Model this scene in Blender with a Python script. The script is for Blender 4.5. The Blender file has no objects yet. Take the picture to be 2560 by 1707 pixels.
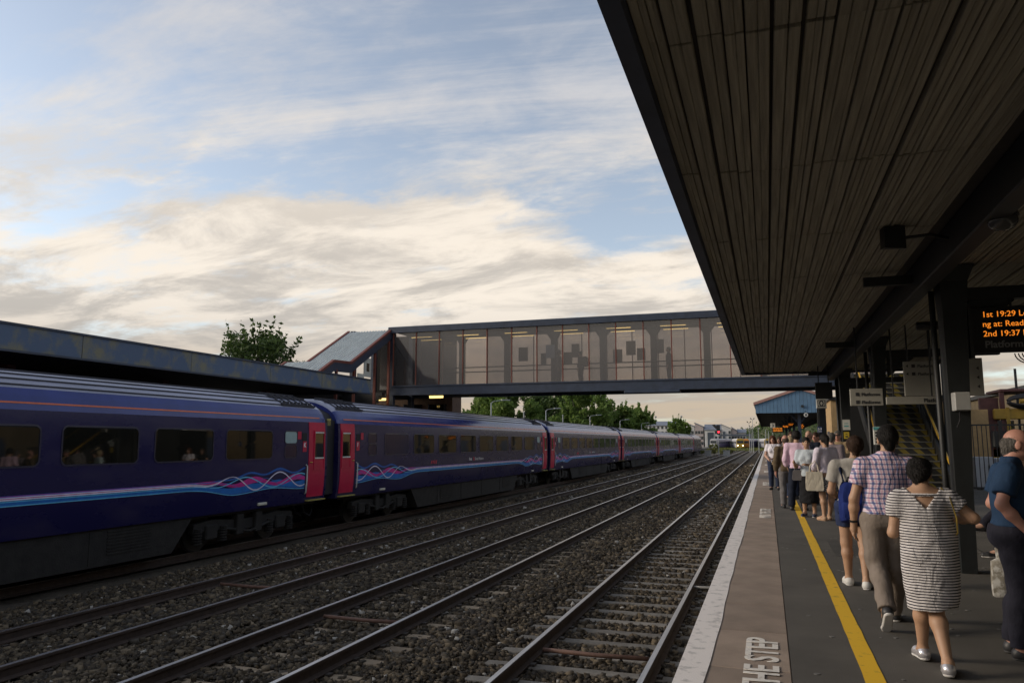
import bpy, bmesh, math, random
import numpy as np
from math import sin, cos, pi, radians, sqrt, atan2
from mathutils import Vector, Matrix
random.seed(11); RNG = np.random.default_rng(11)
SC = bpy.context.scene
COL = SC.collection

# ------------------------------------------------------------------ camera
cd = bpy.data.cameras.new('camera'); cam = bpy.data.objects.new('camera', cd); COL.objects.link(cam)
cd.sensor_width = 36.0; cd.lens = 26.72; cd.clip_start = 0.05; cd.clip_end = 8000
cam.location = (0, 0, 1.58)
cam.rotation_euler = (radians(90 + 7.5255), 0, radians(18.4125))
SC.camera = cam

# ------------------------------------------------------------------ sky and sun
SUN_AZ = radians(-106)      # measured from the track direction (+Y), negative = to the left
SUN_EL = radians(21)
w = bpy.data.worlds.new('World'); SC.world = w; w.use_nodes = True
def build_sky():
    nt = w.node_tree; N = nt.nodes; L = nt.links; N.clear()
    def n(t, **k):
        o = N.new(t)
        for a, b in k.items(): setattr(o, a, b)
        return o
    def math_(op, a, b=None, c=None, clamp=False):
        m = n('ShaderNodeMath', operation=op); m.use_clamp = clamp
        for i, v in enumerate((a, b, c)):
            if v is None: continue
            if isinstance(v, (int, float)): m.inputs[i].default_value = v
            else: L.new(v, m.inputs[i])
        return m.outputs[0]
    def ramp(v, pts, interp='EASE'):
        r = n('ShaderNodeValToRGB'); cr = r.color_ramp; cr.interpolation = interp
        while len(cr.elements) < len(pts): cr.elements.new(0.5)
        for e, (p, c) in zip(cr.elements, pts):
            e.position = p; e.color = (c, c, c, 1) if isinstance(c, (int, float)) else (*c, 1)
        L.new(v, r.inputs[0]); return r.outputs[0]
    out = n('ShaderNodeOutputWorld')
    sky = n('ShaderNodeTexSky', sky_type='NISHITA'); sky.sun_disc = False
    sky.sun_elevation = SUN_EL; sky.sun_rotation = SUN_AZ
    sky.air_density = 1.0; sky.dust_density = 1.1; sky.ozone_density = 1.3; sky.altitude = 60
    hsv = n('ShaderNodeHueSaturation'); hsv.inputs['Saturation'].default_value = 0.64; L.new(sky.outputs[0], hsv.inputs['Color'])
    bg1 = n('ShaderNodeBackground'); bg1.inputs['Strength'].default_value = 0.12; L.new(hsv.outputs[0], bg1.inputs['Color'])
    tc = n('ShaderNodeTexCoord'); sep = n('ShaderNodeSeparateXYZ'); L.new(tc.outputs['Generated'], sep.inputs[0])
    x, y, z = sep.outputs
    zc = math_('MAXIMUM', z, 0.0)
    # clouds lie on a flat layer overhead: project the direction on to it
    den = math_('ADD', zc, 0.16)
    px = math_('DIVIDE', x, den); py = math_('DIVIDE', y, den)
    comb = n('ShaderNodeCombineXYZ'); L.new(px, comb.inputs[0]); L.new(py, comb.inputs[1])
    def noise(vec, scale, loc=(0, 0, 0), rot=0, scl=(1, 1, 1), detail=8, rough=0.55, dist=0.0):
        mp = n('ShaderNodeMapping'); mp.inputs['Location'].default_value = loc
        mp.inputs['Rotation'].default_value = (0, 0, rot); mp.inputs['Scale'].default_value = scl
        L.new(vec, mp.inputs[0])
        t = n('ShaderNodeTexNoise'); t.inputs['Scale'].default_value = scale; t.inputs['Detail'].default_value = detail
        t.inputs['Roughness'].default_value = rough; t.inputs['Distortion'].default_value = dist
        L.new(mp.outputs[0], t.inputs['Vector']); return t.outputs[0]
    el = zc
    # bank of cloud low down (thick), thin streaks higher up
    n1 = noise(comb.outputs[0], 0.85, loc=(CL1[0], CL1[1], 0), rot=0.5, scl=(1, 1.6, 1), detail=9, rough=0.58, dist=0.35)
    n2 = noise(comb.outputs[0], 0.95, loc=(CL2[0], CL2[1], 2), rot=-0.75, scl=(0.75, 1.35, 1), detail=10, rough=0.66, dist=0.7)
    bias = ramp(el, [(0.0, 0.62), (0.08, 0.68), (0.20, 0.63), (0.28, 0.53), (0.34, 0.36), (0.41, 0.22), (0.55, 0.28), (1.0, 0.33)])
    n4 = noise(comb.outputs[0], 5.5, loc=(1.3, 4.4, 3), rot=0.2, scl=(0.8, 1.3, 1), detail=8, rough=0.6, dist=0.3)
    fine = math_('MULTIPLY', math_('SUBTRACT', n4, 0.5), 0.30)
    n1 = math_('ADD', n1, fine); n2 = math_('ADD', n2, math_('MULTIPLY', fine, 1.3))
    d1 = math_('ADD', n1, math_('SUBTRACT', bias, 0.5))
    m1 = ramp(d1, [(0.44, 0.0), (0.60, 0.94)])
    m2 = ramp(n2, [(0.45, 0.0), (0.74, 0.85)])
    m2 = math_('MULTIPLY', m2, ramp(el, [(0.10, 0.15), (0.3, 1.0)]))
    mask = math_('SUBTRACT', 1.0, math_('MULTIPLY', math_('SUBTRACT', 1.0, m1), math_('SUBTRACT', 1.0, m2)))
    # cloud colour: warm where thin, grey where thick, warmer low down
    n3 = noise(comb.outputs[0], 1.9, loc=(3.1, 7.7, 1), rot=0.35, scl=(0.75, 1.5, 1), detail=11, rough=0.66, dist=0.5)
    thick = ramp(n3, [(0.40, 0.0), (0.62, 1.0)])
    thick = math_('MULTIPLY', thick, ramp(el, [(0.0, 0.5), (0.08, 0.85), (0.2, 0.75), (0.30, 0.45), (0.40, 0.1)]))
    lowc = n('ShaderNodeMix', data_type='RGBA'); L.new(ramp(el, [(0.03, 0.0), (0.30, 1.0)]), lowc.inputs[0])
    lowc.inputs[6].default_value = (0.56, 0.455, 0.345, 1); lowc.inputs[7].default_value = (0.66, 0.65, 0.66, 1)
    lowb = n('ShaderNodeMix', data_type='RGBA'); L.new(ramp(el, [(0.07, 0.0), (0.20, 1.0), (0.33, 1.0), (0.45, 0.0)]), lowb.inputs[0])
    L.new(lowc.outputs[2], lowb.inputs[6]); lowb.inputs[7].default_value = (0.95, 0.85, 0.725, 1)
    ck = n('ShaderNodeMix', data_type='RGBA'); L.new(thick, ck.inputs[0]); L.new(lowb.outputs[2], ck.inputs[6])
    ck.inputs[7].default_value = (0.43, 0.395, 0.36, 1)
    bg2 = n('ShaderNodeBackground'); L.new(ck.outputs[2], bg2.inputs['Color']); bg2.inputs['Strength'].default_value = 0.66
    mx = n('ShaderNodeMixShader'); L.new(mask, mx.inputs[0]); L.new(bg1.outputs[0], mx.inputs[1]); L.new(bg2.outputs[0], mx.inputs[2])
    L.new(mx.outputs[0], out.inputs[0])
CL1 = (0.4, 1.9); CL2 = (5.2, 0.6)
build_sky()
sd = bpy.data.lights.new('sun', 'SUN'); sun = bpy.data.objects.new('sun', sd); COL.objects.link(sun)
sd.energy = 1.4; sd.angle = radians(14); sd.color = (1.0, 0.86, 0.68)
dsun = Vector((sin(SUN_AZ) * cos(SUN_EL), cos(SUN_AZ) * cos(SUN_EL), sin(SUN_EL)))
sun.rotation_euler = dsun.to_track_quat('Z', 'Y').to_euler()
SC.view_settings.view_transform = 'Standard'; SC.view_settings.look = 'None'
SC.view_settings.gamma = 1.0; SC.view_settings.exposure = 0.66; SC.view_settings.use_curve_mapping = False
SC.cycles.max_bounces = 6; SC.cycles.transparent_max_bounces = 16; SC.cycles.diffuse_bounces = 4; SC.cycles.glossy_bounces = 3

# ------------------------------------------------------------------ materials
MATS = {}
def M(name, col=(.5, .5, .5), rough=.6, var=.12, scale=6., bump=0., bscale=None, metal=0., spec=.5, col2=None, stretch=(1, 1, 1),
      objvar=0., coat=0., emit=None, estr=1.0, detail=5, thr=None, speck=0., sscale=140., rvar=0.):
    if name in MATS: return MATS[name]
    m = bpy.data.materials.new(name); m.use_nodes = True; nt = m.node_tree; N = nt.nodes; L = nt.links
    b = N['Principled BSDF']; b.inputs['Roughness'].default_value = rough; b.inputs['Metallic'].default_value = metal
    b.inputs['Specular IOR Level'].default_value = spec
    if coat: b.inputs['Coat Weight'].default_value = coat; b.inputs['Coat Roughness'].default_value = .08
    tc = N.new('ShaderNodeTexCoord'); mp = N.new('ShaderNodeMapping'); L.new(tc.outputs['Object'], mp.inputs[0]); mp.inputs['Scale'].default_value = stretch
    nz = N.new('ShaderNodeTexNoise'); nz.inputs['Scale'].default_value = scale; nz.inputs['Detail'].default_value = detail; nz.inputs['Roughness'].default_value = .6
    L.new(mp.outputs[0], nz.inputs['Vector'])
    c2 = col2 if col2 else tuple(c * (1 - var) for c in col); c1 = col if col2 else tuple(min(1, c * (1 + var)) for c in col)
    r = N.new('ShaderNodeValToRGB'); r.color_ramp.elements[0].position = thr[0] if thr else .32; r.color_ramp.elements[1].position = thr[1] if thr else .68
    r.color_ramp.elements[0].color = (*c2, 1); r.color_ramp.elements[1].color = (*c1, 1)
    L.new(nz.outputs[0], r.inputs[0]); cout = r.outputs[0]
    if objvar:
        oi = N.new('ShaderNodeObjectInfo'); mr = N.new('ShaderNodeMapRange'); mr.inputs[3].default_value = 1 - objvar; mr.inputs[4].default_value = 1 + objvar
        L.new(oi.outputs['Random'], mr.inputs[0]); mm = N.new('ShaderNodeMix'); mm.data_type = 'RGBA'; mm.blend_type = 'MULTIPLY'; mm.inputs[0].default_value = 1
        L.new(cout, mm.inputs[6]); L.new(mr.outputs[0], mm.inputs[7]); cout = mm.outputs[2]
    if speck:
        ns = N.new('ShaderNodeTexNoise'); ns.inputs['Scale'].default_value = sscale; ns.inputs['Detail'].default_value = 3; L.new(tc.outputs['Object'], ns.inputs['Vector'])
        mr = N.new('ShaderNodeMapRange'); mr.inputs[1].default_value = .3; mr.inputs[2].default_value = .7; mr.inputs[3].default_value = 1-speck; mr.inputs[4].default_value = 1+speck; L.new(ns.outputs[0], mr.inputs[0])
        mm = N.new('ShaderNodeMix'); mm.data_type = 'RGBA'; mm.blend_type = 'MULTIPLY'; mm.inputs[0].default_value = 1
        L.new(cout, mm.inputs[6]); L.new(mr.outputs[0], mm.inputs[7]); cout = mm.outputs[2]
    if rvar:
        mr = N.new('ShaderNodeMapRange'); mr.inputs[1].default_value = .3; mr.inputs[2].default_value = .7; mr.inputs[3].default_value = rough+rvar; mr.inputs[4].default_value = rough; L.new(nz.outputs[0], mr.inputs[0]); L.new(mr.outputs[0], b.inputs['Roughness'])
    L.new(cout, b.inputs['Base Color'])
    if bump:
        nb = N.new('ShaderNodeTexNoise'); nb.inputs['Scale'].default_value = bscale or scale * 4; nb.inputs['Detail'].default_value = 4
        L.new(mp.outputs[0], nb.inputs['Vector'])
        bp = N.new('ShaderNodeBump'); bp.inputs['Strength'].default_value = bump; bp.inputs['Distance'].default_value = .02
        L.new(nb.outputs[0], bp.inputs['Height']); L.new(bp.outputs[0], b.inputs['Normal'])
    if emit:
        b.inputs['Emission Color'].default_value = (*emit, 1); b.inputs['Emission Strength'].default_value = estr
    MATS[name] = m; return m

# ------------------------------------------------------------------ mesh building
class MB:
    def __init__(s): s.v = []; s.f = []; s.m = []; s.mi = 0
    def quad(s, a, b, c, d):
        i = len(s.v); s.v += [a, b, c, d]; s.f.append((i, i+1, i+2, i+3)); s.m.append(s.mi); return s
    def poly(s, pts):
        i = len(s.v); s.v += list(pts); s.f.append(tuple(range(i, i+len(pts)))); s.m.append(s.mi); return s
    def box(s, x0, x1, y0, y1, z0, z1):
        i = len(s.v)
        s.v += [(x0,y0,z0),(x1,y0,z0),(x1,y1,z0),(x0,y1,z0),(x0,y0,z1),(x1,y0,z1),(x1,y1,z1),(x0,y1,z1)]
        for f in ((0,3,2,1),(4,5,6,7),(0,1,5,4),(1,2,6,5),(2,3,7,6),(3,0,4,7)):
            s.f.append(tuple(i+k for k in f)); s.m.append(s.mi)
        return s
    def cbox(s, c, d): return s.box(c[0]-d[0]/2, c[0]+d[0]/2, c[1]-d[1]/2, c[1]+d[1]/2, c[2]-d[2]/2, c[2]+d[2]/2)
    def bbox(s, x0, x1, y0, y1, z0, z1, b=.01):
        # box with chamfered edges: three stacked rings
        i = len(s.v)
        def ring(e, z):
            p = [(x0+e, y0), (x1-e, y0), (x1, y0+e), (x1, y1-e), (x1-e, y1), (x0+e, y1), (x0, y1-e), (x0, y0+e)]
            return [(a, c, z) for a, c in p]
        def ring2(z):
            p = [(x0+b, y0+b), (x1-b, y0+b), (x1-b, y0+b), (x1-b, y1-b), (x1-b, y1-b), (x0+b, y1-b), (x0+b, y1-b), (x0+b, y0+b)]
            return [(a, c, z) for a, c in p]
        s.loft([ring2(z0), ring(b, z0+b), ring(b, z1-b), ring2(z1)]); return s
    def loft(s, rings, closed=True, cap=True):
        i = len(s.v); n = len(rings[0])
        for r in rings: s.v += [tuple(p) for p in r]
        for k in range(len(rings)-1):
            for j in range(n if closed else n-1):
                a = i+k*n+j; b = i+k*n+(j+1) % n
                s.f.append((a, b, b+n, a+n)); s.m.append(s.mi)
        if cap and closed:
            s.f.append(tuple(i+j for j in reversed(range(n)))); s.m.append(s.mi)
            e = i+(len(rings)-1)*n; s.f.append(tuple(e+j for j in range(n))); s.m.append(s.mi)
        return s
    def tube(s, pts, r, n=8, cap=True):
        pts = [Vector(p) for p in pts]; rr = r if isinstance(r, (list, tuple)) else [r]*len(pts); rings = []
        up = Vector((0, 0, 1))
        for k, p in enumerate(pts):
            t = (pts[min(k+1, len(pts)-1)] - pts[max(k-1, 0)]).normalized()
            a = t.cross(up if abs(t.z) < .95 else Vector((0, 1, 0))).normalized(); b = a.cross(t)
            rings.append([tuple(p + (a*cos(2*pi*j/n) + b*sin(2*pi*j/n))*rr[k]) for j in range(n)])
        return s.loft(rings, cap=cap)
    def extrude_y(s, prof, y0, y1, cap=True):   # prof: list of (x,z), closed
        return s.loft([[(x, y0, z) for x, z in prof], [(x, y1, z) for x, z in prof]], cap=cap)
    def extrude_x(s, prof, x0, x1, cap=True):   # prof: list of (y,z)
        return s.loft([[(x0, y, z) for y, z in prof], [(x1, y, z) for y, z in prof]], cap=cap)
    def ellipsoid(s, c, r, nu=16, nv=10):
        rings = []
        for k in range(nv+1):
            t = -pi/2 + pi*k/nv; rr = max(cos(t), 1e-3)
            rings.append([(c[0]+r[0]*rr*cos(2*pi*j/nu), c[1]+r[1]*rr*sin(2*pi*j/nu), c[2]+r[2]*sin(t)) for j in range(nu)])
        return s.loft(rings)
    def mesh(s, name, mats, smooth=False):
        me = bpy.data.meshes.new(name); me.from_pydata(s.v, [], s.f); me.update()
        for m in (mats if isinstance(mats, (list, tuple)) else [mats]): me.materials.append(m)
        if any(s.m): me.polygons.foreach_set('material_index', s.m)
        bm = bmesh.new(); bm.from_mesh(me); bmesh.ops.recalc_face_normals(bm, faces=bm.faces); bm.to_mesh(me); bm.free()
        if smooth is True: me.polygons.foreach_set('use_smooth', [True]*len(me.polygons))
        elif smooth: me.set_sharp_from_angle(angle=radians(smooth)) if not me.polygons.foreach_set('use_smooth', [True]*len(me.polygons)) else None
        return me
    def build(s, name, mats, parent=None, smooth=False, loc=None):
        return obj(name, s.mesh(name, mats, smooth), parent, loc)
def obj(name, me, parent=None, loc=None):
    o = bpy.data.objects.new(name, me); COL.objects.link(o)
    if parent: o.parent = parent
    if loc is not None: o.location = loc
    return o
def tag(o, label=None, cat=None, group=None, kind=None):
    if label: o['label'] = label
    if cat: o['category'] = cat
    if group: o['group'] = group
    if kind: o['kind'] = kind
    return o
def thing(name, label, cat, loc=(0, 0, 0), rz=0, group=None):
    o = bpy.data.objects.new(name, None); COL.objects.link(o); o.location = loc; o.rotation_euler = (0, 0, rz); o.empty_display_size = .2
    return tag(o, label, cat, group)
def struct(o): return tag(o, kind='structure')
KIDS = {}
def copy_tree(o, parent=None):
    c = o.copy(); COL.objects.link(c); c.parent = parent
    for ch in o.children: copy_tree(ch, c)
    return c
def rrect(y0, y1, z0, z1, r, n=5):              # rounded rectangle outline in (y,z)
    p = []
    for cy, cz, a0 in ((y1-r, z0+r, -pi/2), (y1-r, z1-r, 0), (y0+r, z1-r, pi/2), (y0+r, z0+r, pi)):
        for k in range(n): a = a0 + pi/2*k/(n-1); p.append((cy+r*cos(a), cz+r*sin(a)))
    return p
def text_mesh(s, size, mat, bold=False, depth=.0015, align='LEFT'):
    c = bpy.data.curves.new('text', 'FONT'); c.body = s; c.size = size; c.extrude = depth; c.align_x = align; c.resolution_u = 3
    if bold: c.offset = size*.022
    o = bpy.data.objects.new('text', c); COL.objects.link(o)
    dg = bpy.context.evaluated_depsgraph_get(); dg.update()
    me = bpy.data.meshes.new_from_object(o.evaluated_get(dg)); bpy.data.objects.remove(o); bpy.data.curves.remove(c)
    me.materials.clear(); me.materials.append(mat); me.name = 'lettering'; return me
def place_text(s, size, mat, origin, xdir, ydir, parent=None, name='lettering', sx=1., sy=1., bold=False, align='LEFT'):
    me = text_mesh(s, size, mat, bold, align=align)
    X = Vector(xdir).normalized(); Y = Vector(ydir).normalized(); Z = X.cross(Y)
    n = len(me.vertices); co = np.empty(n*3); me.vertices.foreach_get('co', co); co = co.reshape(-1, 3)*np.array((sx, sy, 1))
    R = np.array([X, Y, Z]); me.vertices.foreach_set('co', (co @ R + np.array(origin)).ravel()); me.update()
    return obj(name, me, parent)
# ================================================================== ground, tracks, platforms
ZR = -0.9                                                    # rail head level; the near platform top is z = 0
m_ballast = M('ballast_bed', (.10, .078, .052), .95, scale=11, bump=1.0, bscale=26, col2=(.045, .036, .026))
m_land = M('rough_ground', (.10, .105, .05), .95, scale=.06, bump=.5, bscale=1.2, col2=(.05, .065, .025))
m_conc = M('concrete', (.24, .23, .21), .9, scale=3, bump=.25, bscale=40, var=.2)
m_asph = M('platform_asphalt', (.078, .070, .059), .92, scale=.9, bump=.4, bscale=150, var=.24, detail=9, speck=.28, sscale=210)
m_slab = M('coping_slab', (.255, .195, .150), .9, scale=2.2, bump=.3, bscale=120, var=.20, objvar=.12, detail=9, speck=.16, sscale=170)
m_white = M('white_paint_worn', (.72, .67, .63), .75, scale=9, bump=.25, bscale=90, col2=(.38, .36, .34), thr=(.30, .48))
m_yellow = M('yellow_paint', (.72, .43, .015), .7, scale=9, bump=.15, bscale=90, col2=(.30, .20, .04), thr=(.30, .42), detail=10)
m_letter = M('platform_lettering_paint', (.68, .64, .58), .75, scale=14, col2=(.42, .38, .34), thr=(.30, .46))
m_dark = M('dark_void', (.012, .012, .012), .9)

g = MB(); g.quad((-4000, -600, -1.32), (4000, -600, -1.32), (4000, 7000, -1.32), (-4000, 7000, -1.32))
struct(g.build('ground', m_land))
# ballast bed with low shoulders between the tracks
TR = [-2.118, -5.74, -8.98, -13.25]
def bed_z(x):
    z = -1.115
    for a, b in zip(TR, TR[1:]):
        c = (a+b)/2; z += .055*math.exp(-((x-c)/.42)**2)
    return z
xs = np.linspace(-16.2, -.55, 80); ys = np.concatenate([np.linspace(-12, 60, 150), np.linspace(62, 420, 60)])
b = MB(); nx = len(xs)
nz = RNG.normal(0, .012, (len(ys), nx))
for j, yy in enumerate(ys):
    for i, xx in enumerate(xs): b.v.append((xx, yy, bed_z(xx) + nz[j, i]))
for j in range(len(ys)-1):
    for i in range(nx-1): a = j*nx+i; b.f.append((a, a+1, a+nx+1, a+nx)); b.m.append(0)
struct(b.build('ballast_bed', m_ballast, smooth=True))

# loose ballast stones: real geometry, far too many to count
def stones():
    m = bpy.data.materials.new('ballast_stone'); m.use_nodes = True; nt = m.node_tree; N = nt.nodes; L = nt.links; bs = N['Principled BSDF']
    bs.inputs['Roughness'].default_value = .92; bs.inputs['Specular IOR Level'].default_value = .25
    geo = N.new('ShaderNodeNewGeometry'); r = N.new('ShaderNodeValToRGB'); cr = r.color_ramp; cr.interpolation = 'CONSTANT'
    cols = [(0, (.072, .055, .036)), (.2, (.115, .088, .057)), (.36, (.046, .037, .028)), (.52, (.16, .124, .080)), (.66, (.088, .071, .050)), (.8, (.065, .055, .043)), (.93, (.21, .165, .11)), (.985, (.40, .37, .32))]
    while len(cr.elements) < len(cols): cr.elements.new(.5)
    for e, (p, c) in zip(cr.elements, cols): e.position = p; e.color = (*c, 1)
    L.new(geo.outputs['Random Per Island'], r.inputs[0]); L.new(r.outputs[0], bs.inputs['Base Color'])
    base = np.array([(-1,-1,-1),(1,-1,-1),(1,1,-1),(-1,1,-1),(-1,-1,1),(1,-1,1),(1,1,1),(-1,1,1)], float)
    F = np.array([(0,3,2,1),(4,5,6,7),(0,1,5,4),(1,2,6,5),(2,3,7,6),(3,0,4,7)])
    V = []; cnt = 0
    for (y0, y1, dens, sz) in ((3.0, 9, 720, .0235), (9, 16, 520, .0255), (16, 28, 260, .031), (28, 48, 100, .042), (48, 95, 30, .065)):
        A = (y1-y0)*10.9; n = int(A*dens)
        x = RNG.uniform(-11.6, -.72, n); y = RNG.uniform(y0, y1, n)
        # keep what the camera can see, and leave the rails clear
        keep = (x > -y*1.18 - .6)
        for t in TR[:3]:
            for s_ in (-.7525, .7525): keep &= np.abs(x-t-s_) > .075
        for k, t in enumerate(TR[:3]):                       # fewer stones on top of the sleepers
            ins = np.abs(x-t) < 1.28; ph = np.abs(((y - SLEEP0[k])/SPC + .5) % 1 - .5)*SPC
            keep &= ~(ins & (ph < .115) & (RNG.random(n) > (.0, .12, .72)[k]))
        x = x[keep]; y = y[keep]; n = len(x)
        s = sz*(.5+RNG.gamma(2.2, .26, (n, 1, 1)).clip(0, 1.5))*RNG.uniform(.6, 1.15, (n, 1, 3))
        v = base[None]*s*RNG.uniform(.55, 1.1, (n, 8, 1)) + RNG.normal(0, .2, (n, 8, 3))*s
        a = RNG.uniform(0, 2*pi, n); t = RNG.normal(0, .5, n)
        ca, sa, ct, st = np.cos(a), np.sin(a), np.cos(t), np.sin(t); O = np.zeros(n); I = np.ones(n)
        Rz = np.array([[ca, -sa, O], [sa, ca, O], [O, O, I]]).transpose(2, 0, 1); Rx = np.array([[I, O, O], [O, ct, -st], [O, st, ct]]).transpose(2, 0, 1)
        v = v @ Rx @ Rz
        z = np.full(n, -1.115)
        for p, q in zip(TR, TR[1:]): z += .055*np.exp(-((x-(p+q)/2)/.42)**2)
        z += RNG.uniform(-.005, .035, n)
        v += np.stack([x, y, z], 1)[:, None, :]
        V.append(v.reshape(-1, 3)); cnt += n
    V = np.concatenate(V); f = (F[None] + 8*np.arange(cnt)[:, None, None]).reshape(-1, 4)
    me = bpy.data.meshes.new('ballast_stones'); me.vertices.add(len(V)); me.vertices.foreach_set('co', V.ravel())
    me.loops.add(f.size); me.loops.foreach_set('vertex_index', f.ravel().astype(np.int32)); me.polygons.add(len(f))
    me.polygons.foreach_set('loop_start', np.arange(0, f.size, 4, dtype=np.int32)); me.update(calc_edges=True)
    me.materials.append(m); o = obj('ballast_stones', me); tag(o, 'loose brown-grey ballast stones lying between the rails', 'ballast', kind='stuff')
SPC = .65; SLEEP0 = [8.463 - .65*9, 8.02 - .65*8, 7.8 - .65*8, 0]
stones()

m_rail = M('rail_side_rust', (.060, .040, .030), .85, scale=8, bump=.2, var=.25)
m_head = M('rail_head_steel', (.60, .57, .55), .33, scale=20, metal=1.0, var=.15, stretch=(1, .05, 1))
m_slp = M('sleeper_concrete', (.185, .165, .138), .9, scale=5, bump=.3, bscale=60, var=.25, objvar=.22)
m_slpb = M('sleeper_concrete_brown', (.27, .205, .135), .9, scale=4, bump=.3, bscale=60, var=.28, objvar=.25)
m_slpd = M('far_sleeper_brown', (.10, .08, .058), .95, scale=2, var=.3)
m_clip = M('rail_clip_iron', (.05, .04, .033), .7)
def rail_prof(): # (x,z) about the rail centre, head at 0
    return [(-.07, -.158), (.07, -.158), (.07, -.147), (.014, -.125), (.012, -.045), (.036, -.034), (.036, -.010), (.030, -.002), (-.030, -.002), (-.036, -.010), (-.036, -.034), (-.012, -.045), (-.014, -.125), (-.07, -.147)]
def rail_mesh(y0, y1):
    r = MB(); r.extrude_y(rail_prof(), y0, y1); r.mi = 1
    r.box(-.029, .029, y0, y1, -.0025, 0.0); return r.mesh('rail', [m_rail, m_head])
def sleeper_mesh(m, waist):
    s = MB(); xs = [-1.25, -1.0, -.95, -.5, 0, .5, .95, 1.0, 1.25]; zt = [-.005, 0, 0, -waist, -waist*1.2, -waist, 0, 0, -.005]
    s.loft([[(x, -.125, -.2), (x, .125, -.2), (x, .10, z-.012), (x, .085, z), (x, -.085, z), (x, -.10, z-.012)] for x, z in zip(xs, zt)])
    s.mi = 1
    for c in (-.7525, .7525):
        for e in (-.10, .10): s.box(c+e-.03, c+e+.03, -.045, .045, 0.0, .028)
    return s.mesh('sleeper', [m, m_clip])
m_tie = M('orange_tie_bar', (.15, .078, .052), .7, scale=10, var=.3)
LBL = ['railway track running along the platform edge', 'second railway track from the platform with hollow sleepers', 'third railway track from the platform, nearly buried in stones', 'railway track under the purple train']
for k, x in enumerate(TR):
    t = thing('railway_track', LBL[k], 'track', (x, 0, ZR), group='parallel railway tracks')
    rm = rail_mesh(-12, 420)
    for e in (-.7525, .7525): obj('rail', rm, t, (e, 0, 0))
    sm = sleeper_mesh([m_slp, m_slpb, m_slpb, m_slp][k], [.0, .03, .035, 0][k])
    n = 80 if k < 3 else 0
    for i in range(n):
        o = obj('sleeper', sm, t, (random.uniform(-.02, .02), SLEEP0[k] + SPC*i, -.172 + random.uniform(-.006, .004) - (.02 if k == 2 else 0)))
        o.rotation_euler = (0, 0, random.gauss(0, .006))
    if k < 3:
        far = MB()
        for i in range(80, 420):
            far.cbox((0, SLEEP0[k]+SPC*i, -.218), (2.4, .17, .05))
        tag(far.build('far_sleepers', m_slpd, t), kind='stuff')
for (k, yy, nm) in ((1, 8.02 + .35 + 3*.65, 'rust orange tie bar across the second track'), (0, 9.58, 'rust red tie bar across the platform track'), (2, 12.0, 'thin rusty bar across the third track')):
    tb = MB(); tb.tube([(TR[k]-.66, yy, ZR-.10), (TR[k], yy+.015, ZR-.115), (TR[k]+.66, yy, ZR-.10)], .028, 8)
    tag(tb.build('tie_bar', m_tie, smooth=True), nm, 'tie bar', 'tie bars between the rails')
cb = MB(); cb.tube([(-1.33, 14.1, -.94), (-.7, 14.05, -.93)], .022, 8)
tag(cb.build('cable_duct', m_conc, smooth=True), 'short pale bar between the nearest rail and the platform', 'bar')

# near platform
pl = MB(); pl.box(-.655, 10.5, -20, 330, -1.3, -.06); struct(pl.build('platform', m_conc))
asph = MB(); ax = [0.10, 10.5]
asph.box(.096, 10.5, -20, 330, -.06, 0.0); pasph = struct(asph.build('platform_surface', m_asph))
cop = MB(); cop.bbox(-.66, .09, -.545, .545, -.06, 0.0, .006); copm = cop.mesh('coping_slab', m_slab)
cp = bpy.data.objects.new('platform_coping', None); COL.objects.link(cp); struct(cp)
Y = 5.842 - 1.13*6
for i in range(110):
    o = obj('coping_slab', copm, cp, (random.uniform(-.004, .004), Y+.565, random.uniform(-.004, .001))); o.scale = (1, 1.03, 1); Y += 1.13
far = MB(); far.box(-.66, .09, Y, 330, -.06, -.002); tag(far.build('far_coping', m_slab, cp), kind='stuff')
# white edge paint with a wandering inner border
wp = MB(); ys = np.concatenate([np.arange(-2, 40, .12), np.arange(40, 330, 1.5)]); ph = RNG.uniform(0, 6, 6)
def inner(y): return -.462 + .004*sin(y*1.9+ph[0]) + .003*sin(y*4.7+ph[1]) + .006*sin(y*.8+ph[2])
R0 = [(-.664, y, .0045) for y in ys]; R1 = [(inner(y), y, .0045) for y in ys]; R2 = [(-.664, y, -.05) for y in ys]
for k in range(len(ys)-1):
    wp.quad(R0[k], R1[k], R1[k+1], R0[k+1]); wp.quad(R2[k], R0[k], R0[k+1], R2[k+1])
tag(wp.build('edge_paint', m_white), 'white painted line along the platform edge', 'painted line', kind='structure')
yl = MB(); rag = [RNG.uniform(-.003, .003) for _ in range(600)]; ysl = np.arange(-2, 60, .25)
for k in range(len(ysl)-1):
    yl.quad((.553+rag[k], ysl[k], .0045), (.684+rag[k+300], ysl[k], .0045), (.684+rag[k+301], ysl[k+1], .0045), (.553+rag[k+1], ysl[k+1], .0045))
yl.quad((.553, 59.75, .0045), (.684, 59.75, .0045), (.684, 300, .0045), (.553, 300, .0045))
tag(yl.build('yellow_line', m_yellow), 'yellow painted safety line along the platform', 'painted line', kind='structure')
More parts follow.
